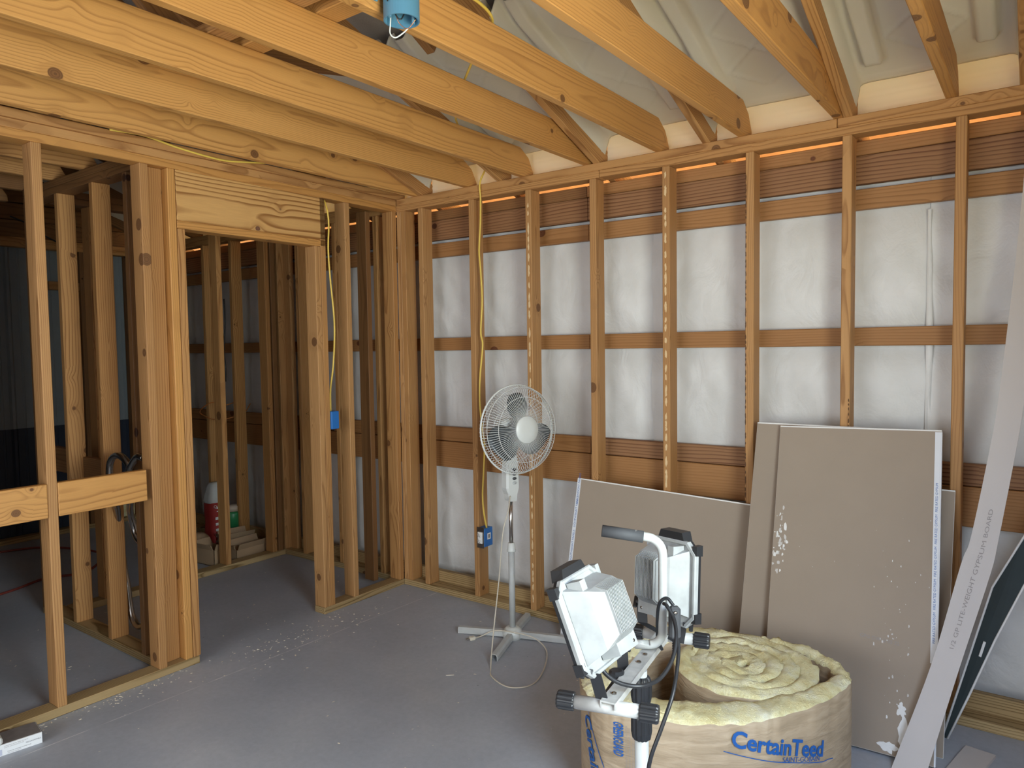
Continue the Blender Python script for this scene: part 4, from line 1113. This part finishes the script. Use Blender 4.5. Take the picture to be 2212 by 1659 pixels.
# ---- bent steel tubes leaning in the framing
YB = -1.462
t1 = tube('bent_tube', [(-.232, -1.600, .945), (-.240, -1.605, .99), (-.298, -1.61, 1.024), (-.363, -1.61, 1.022), (-.415, -1.61, .983), (-.436, -1.605, .912), (-.46, -1.59, .80)] + [tuple(ony(a, b, c)) for a, b, c in ((252, 1094, -1.54), (258, 1150, -1.49), (268, 1225, YB), (275, 1265, YB), (282, 1315, YB), (289, 1340, YB), (300, 1353, YB), (314, 1350, YB))], .0165, STEELP, None, 14, k=7)
tag(t1, 'long bent bare steel tube leaning through the framing, hooked top', 'metal tube')
t2 = tube('bent_tube', [(-.10, -1.60, 1.03), (-.145, -1.605, 1.035), (-.186, -1.61, 1.003), (-.226, -1.61, .954), (-.235, -1.605, .864), (-.300, -1.575, .80), (-.40, -1.53, .72), (-.425, -1.505, .64), (-.404, -1.50, .585), (-.36, -1.495, .556), (-.30, -1.49, .55)], .0165, STEELP, None, 14, k=7)
tag(t2, 'second bent steel tube, shorter, half hidden by the corner studs', 'metal tube')

# ---- device box at lower left
tb = empty('device_box', (.09, -2.33, 0), 'white cardboard carton with printed side on the floor by the sole plate', 'box')
rz = Matrix.Rotation(R(-9), 4, 'Z')
tf = Matrix.Translation((.166, -2.175, 0)) @ rz          # local: -x into the room depth, -y along the carton
lbox('carton', tf, (-.115, -.42, .0), (.0, .0, .043), plain('glossy_white_card', (.84, .86, .88), .35), tb, .001)
lbox('printed_top', tf, (-.113, -.42, .0432), (-.004, -.002, .0437), plain('grey_wood_print', (.20, .18, .175), .5, noise_amt=.35, scale=25), tb, 0)
lbox('end_panel', tf, (-.114, .0002, .001), (-.001, .0012, .042), BLACKP, tb, 0)
on = lambda y0, z0: (lambda x, y: tf @ Vector((.0006, y0 + x, z0 + y)))
for (y0, z0, body, sz, m_) in ((-.125, .034, 'Instructions inside. Keep this panel.', .0055, INKG), (-.125, .028, 'Lire les instructions fournies.', .0055, INKG), (-.055, .0205, 'PROGRAMMABLE', .0065, INKD), (-.115, .010, 'Customer assistance and warranty', .0055, INKD), (-.115, .004, 'Assistance et garantie', .0050, INKG), (-.235, .025, 'Easy to use', .006, INKG), (-.235, .017, 'Wall mount', .006, INKG), (-.235, .009, 'Heat and cool', .006, INKG)):
    lettering('fine_print', body, sz, on(y0, z0), m_, tb)
lbox('picture_panel', tf, (.0003, -.170, .004), (.0008, -.132, .026), plain('pale_lilac_print', (.52, .55, .68), .5), tb, 0)
dv = empty('thermostat', (.08, -2.36, .044), 'white thermostat with dark screen lying on the printed carton', 'thermostat')
lbox('body', tf, (-.100, -.40, .0442), (.004, -.128, .0700), WHITE_PL, dv, .006)
lbox('screen', tf, (-.090, -.40, .0702), (-.040, -.152, .0712), BLACKP, dv, .0)

# ---- stored things beyond the closet
# the sack stands against the outer wall
bag = empty('cement_bag', (-1.9, -.16, 0), 'red and white printed sack standing in the room beyond the closet', 'bag')
def sack(name, x, y, z, mat, parent, seed=0, taper=.2):
    V = []; F = []; n = 20; m = 14
    for j in range(m + 1):
        t = j / m; k = (1 - taper * t ** 3) * (.96 + .04 * math.sin(t * 9))
        for i in range(n):
            a = 2 * math.pi * i / n; cxx, syy = math.cos(a), math.sin(a); q = (abs(cxx) ** 4 + abs(syy) ** 4) ** -.25
            w_ = 1 + .05 * noise.noise(Vector((cxx * 2, syy * 2, t * 4 + seed)))
            V.append(((x[0] + x[1]) / 2 + (x[1] - x[0]) / 2 * cxx * q * k * w_, (y[0] + y[1]) / 2 + (y[1] - y[0]) / 2 * syy * q * k * w_, z[0] + (z[1] - z[0]) * t))
    for j in range(m):
        for i in range(n): a = j * n + i; b = j * n + (i + 1) % n; F.append((a, b, b + n, a + n))
    F += [tuple(range(n))[::-1], tuple(range(m * n, m * n + n))]
    return obj(name, V, F, mat, parent, smooth=True)
sack('sack_body', (-1.97, -1.82), (-.235, -.09), (.0, .355), RED, bag, 1, .02)
sack('plastic_wrap', (-1.965, -1.825), (-.238, -.09), (.35, .505), WHITE_PL, bag, 2, .55)
for i, (yy, zz, ww, hh) in enumerate(((-.20, .31, .10, .012), (-.20, .285, .10, .008))):
    box('print_block', (-1.8185, -1.8175), (yy, yy + ww), (zz, zz + hh), FOIL, bag, 0)
for k in range(5): box('print_block', (-1.8185, -1.8175), (-.212, -.186), (.225 - k * .045, .245 - k * .045), FOIL, bag, 0)
lettering('lettering', 'Quikrete', .032, lambda x, y: Vector((-1.8165, -.225 + x, .318 + y)), FOIL, bag)
jug = empty('green_canister', (-1.9, .0, 0), 'green and white canister beside the red sack', 'canister')
lathe('canister_body', [(.055, .0), (.058, .01), (.058, .12)], Matrix.Translation((-1.90, -.012, 0)), WHITE_PL, jug, 24)
lathe('canister_label', [(.0585, .12), (.0585, .23), (.05, .25)], Matrix.Translation((-1.90, -.012, 0)), GREENP, jug, 24)
lathe('canister_band', [(.0590, .085), (.0590, .125)], Matrix.Translation((-1.90, -.012, 0)), RED, jug, 24)
lathe('lid', [(.05, .25), (.052, .29), (.03, .30)], Matrix.Translation((-1.90, -.012, 0)), plain('tan_lid', (.55, .45, .35), .5), jug, 24)
def openbox(name, c, w, d, h, rot, label, flap=.05, group=None):
    e = empty(name, (c[0], c[1], 0), label, 'box', group=group); m = Matrix.Translation((c[0], c[1], 0)) @ Matrix.Rotation(R(rot), 4, 'Z'); t = .004
    lbox('bottom', m, (-w / 2, -d / 2, .001), (w / 2, d / 2, .005), CARD, e, 0)
    for lo, hi in (((-w / 2, -d / 2, .001), (-w / 2 + t, d / 2, h)), ((w / 2 - t, -d / 2, .001), (w / 2, d / 2, h)), ((-w / 2, -d / 2, .001), (w / 2, -d / 2 + t, h)), ((-w / 2, d / 2 - t, .001), (w / 2, d / 2, h))):
        lbox('side', m, lo, hi, CARD, e, 0)
    for s_ in (-1, 1):
        mf = m @ Matrix.Translation((s_ * w / 2, 0, h)) @ Matrix.Rotation(R(s_ * 28), 4, 'Y')
        lbox('flap', mf, (-t / 2, -d / 2 * .92, 0), (t / 2, d / 2 * .92, flap), CARD, e, 0)
    mf = m @ Matrix.Translation((0, -d / 2, h)) @ Matrix.Rotation(R(24), 4, 'X')
    lbox('flap', mf, (-w / 2 * .9, -t / 2, 0), (w / 2 * .9, t / 2, flap * .8), CARD, e, 0)
    return e
openbox('cardboard_box', (-1.47, -.165), .14, .30, .075, 2, 'low open cardboard box with raised flaps against the closet wall')
openbox('cardboard_box', (-1.50, -.43), .20, .13, .115, 4, 'narrow upright open cardboard box left of the low one')
openbox('cardboard_box', (-1.69, -.12), .13, .24, .10, -8, 'cardboard box behind the low one, flap folded up')
pp = sack('crumpled_paper', (-1.95, -1.72), (-.43, -.26), (.0, .15), CARD, None, 6, .6)
tag(pp, 'heap of crumpled brown paper left of the red sack', 'paper')
oc_ = tube('extension_cord', [(-1.9, .03, 1.115), (-1.9, -.06, 1.10), (-1.9, -.148, 1.13), (-1.9, -.228, 1.10), (-1.9, -.26, 1.06), (-1.9, -.22, 1.03), (-1.9, -.16, 1.0), (-1.9, -.05, .99), (-1.86, .09, 1.03), (-1.86, .155, 1.10)], .004, plain('orange_cord', (.42, .14, .03), .5), None, 8, k=8)
tag(oc_, 'loop of orange cord hanging on the outer wall beyond the closet', 'cord')
bc = tube('black_cable', [(-2.05, .07, 1.95), (-2.03, .06, 1.75), (-2.06, .06, 1.55), (-2.03, .05, 1.40), (-2.05, .06, 1.28)], .006, CABLE, None, 8, k=6)
tag(bc, 'black cable hanging on the outer wall near the door opening', 'cable')
wc = tube('loose_wire', [(-3.30, -.98, 2.62), (-3.28, -.86, 2.57), (-3.28, -.76, 2.50), (-3.28, -.68, 2.46), (-3.3, -.62, 2.44)], .006, CABLE, None, 8, k=6)
tag(wc, 'dark loose wire hanging under the ceiling at the far left', 'cable')
hs = tube('air_hose', [(-3.25, -2.2, .010), (-3.2, -1.6, .010), (-3.05, -1.05, .010), (-2.75, -.86, .010), (-2.45, -.80, .010), (-2.18, -.92, .010), (-2.02, -1.10, .010), (-2.10, -1.30, .010), (-2.0, -1.55, .010), (-1.94, -1.9, .010), (-1.9, -2.6, .010)], .008, HOSE, None, 8, k=10)
tag(hs, 'red rubber air hose looped on the floor of the left room', 'hose')

# ---- loose fixtures on the framing: nail plate, stain-like bits on the floor
random.seed(11)
V = []; F = []
def chip(x, y, s, z=.0):
    a = random.uniform(0, 6.28); l = s * random.uniform(.8, 2.2); w_ = s * random.uniform(.4, .9); h = s * .5
    c, s2 = math.cos(a), math.sin(a); b0 = len(V)
    for dx, dy, dz in ((-l, -w_, 0), (l, -w_, 0), (l, w_, 0), (-l, w_, 0), (0, 0, h)):
        V.append((x + dx * c - dy * s2, y + dx * s2 + dy * c, z + .0005 + dz))
    F.extend([(b0, b0 + 1, b0 + 4), (b0 + 1, b0 + 2, b0 + 4), (b0 + 2, b0 + 3, b0 + 4), (b0 + 3, b0, b0 + 4), (b0 + 3, b0 + 2, b0 + 1, b0)])
for k in range(430):
    q = random.random()
    if q < .42: x, y = random.gauss(.12, .10), random.gauss(-.95, .28)
    elif q < .62: x, y = abs(random.gauss(.01, .05)) + .004, random.uniform(-2.2, -1.5)
    elif q < .85: x, y = random.uniform(-.1, 2.4), random.uniform(-2.6, -.1)
    else: x, y = random.uniform(-1.2, -.1), random.uniform(-2.3, -.1)
    if x > 1.85 and y > -1.45: continue
    if -.095 < x < .003 and not (-1.41 < y < -.66): continue
    chip(x, y, random.choice((.0016, .0022, .003, .004)))
o = obj('wood_chips', V, F, SPECK); tag(o, 'pale sawdust and wood chips scattered over the concrete floor', 'debris', kind='stuff')
for i, (px, py, ln, an) in enumerate(((1186, 0, 0, 0),)): pass
p_ = onz(972, 1459, .002)
o = tube('wood_splinter', [p_ + Vector((-.014, -.012, .001)), p_ + Vector((.014, .012, .001))], .0018, SPECK, None, 6); tag(o, 'short pale splinter on the open floor left of the fan base', 'debris')
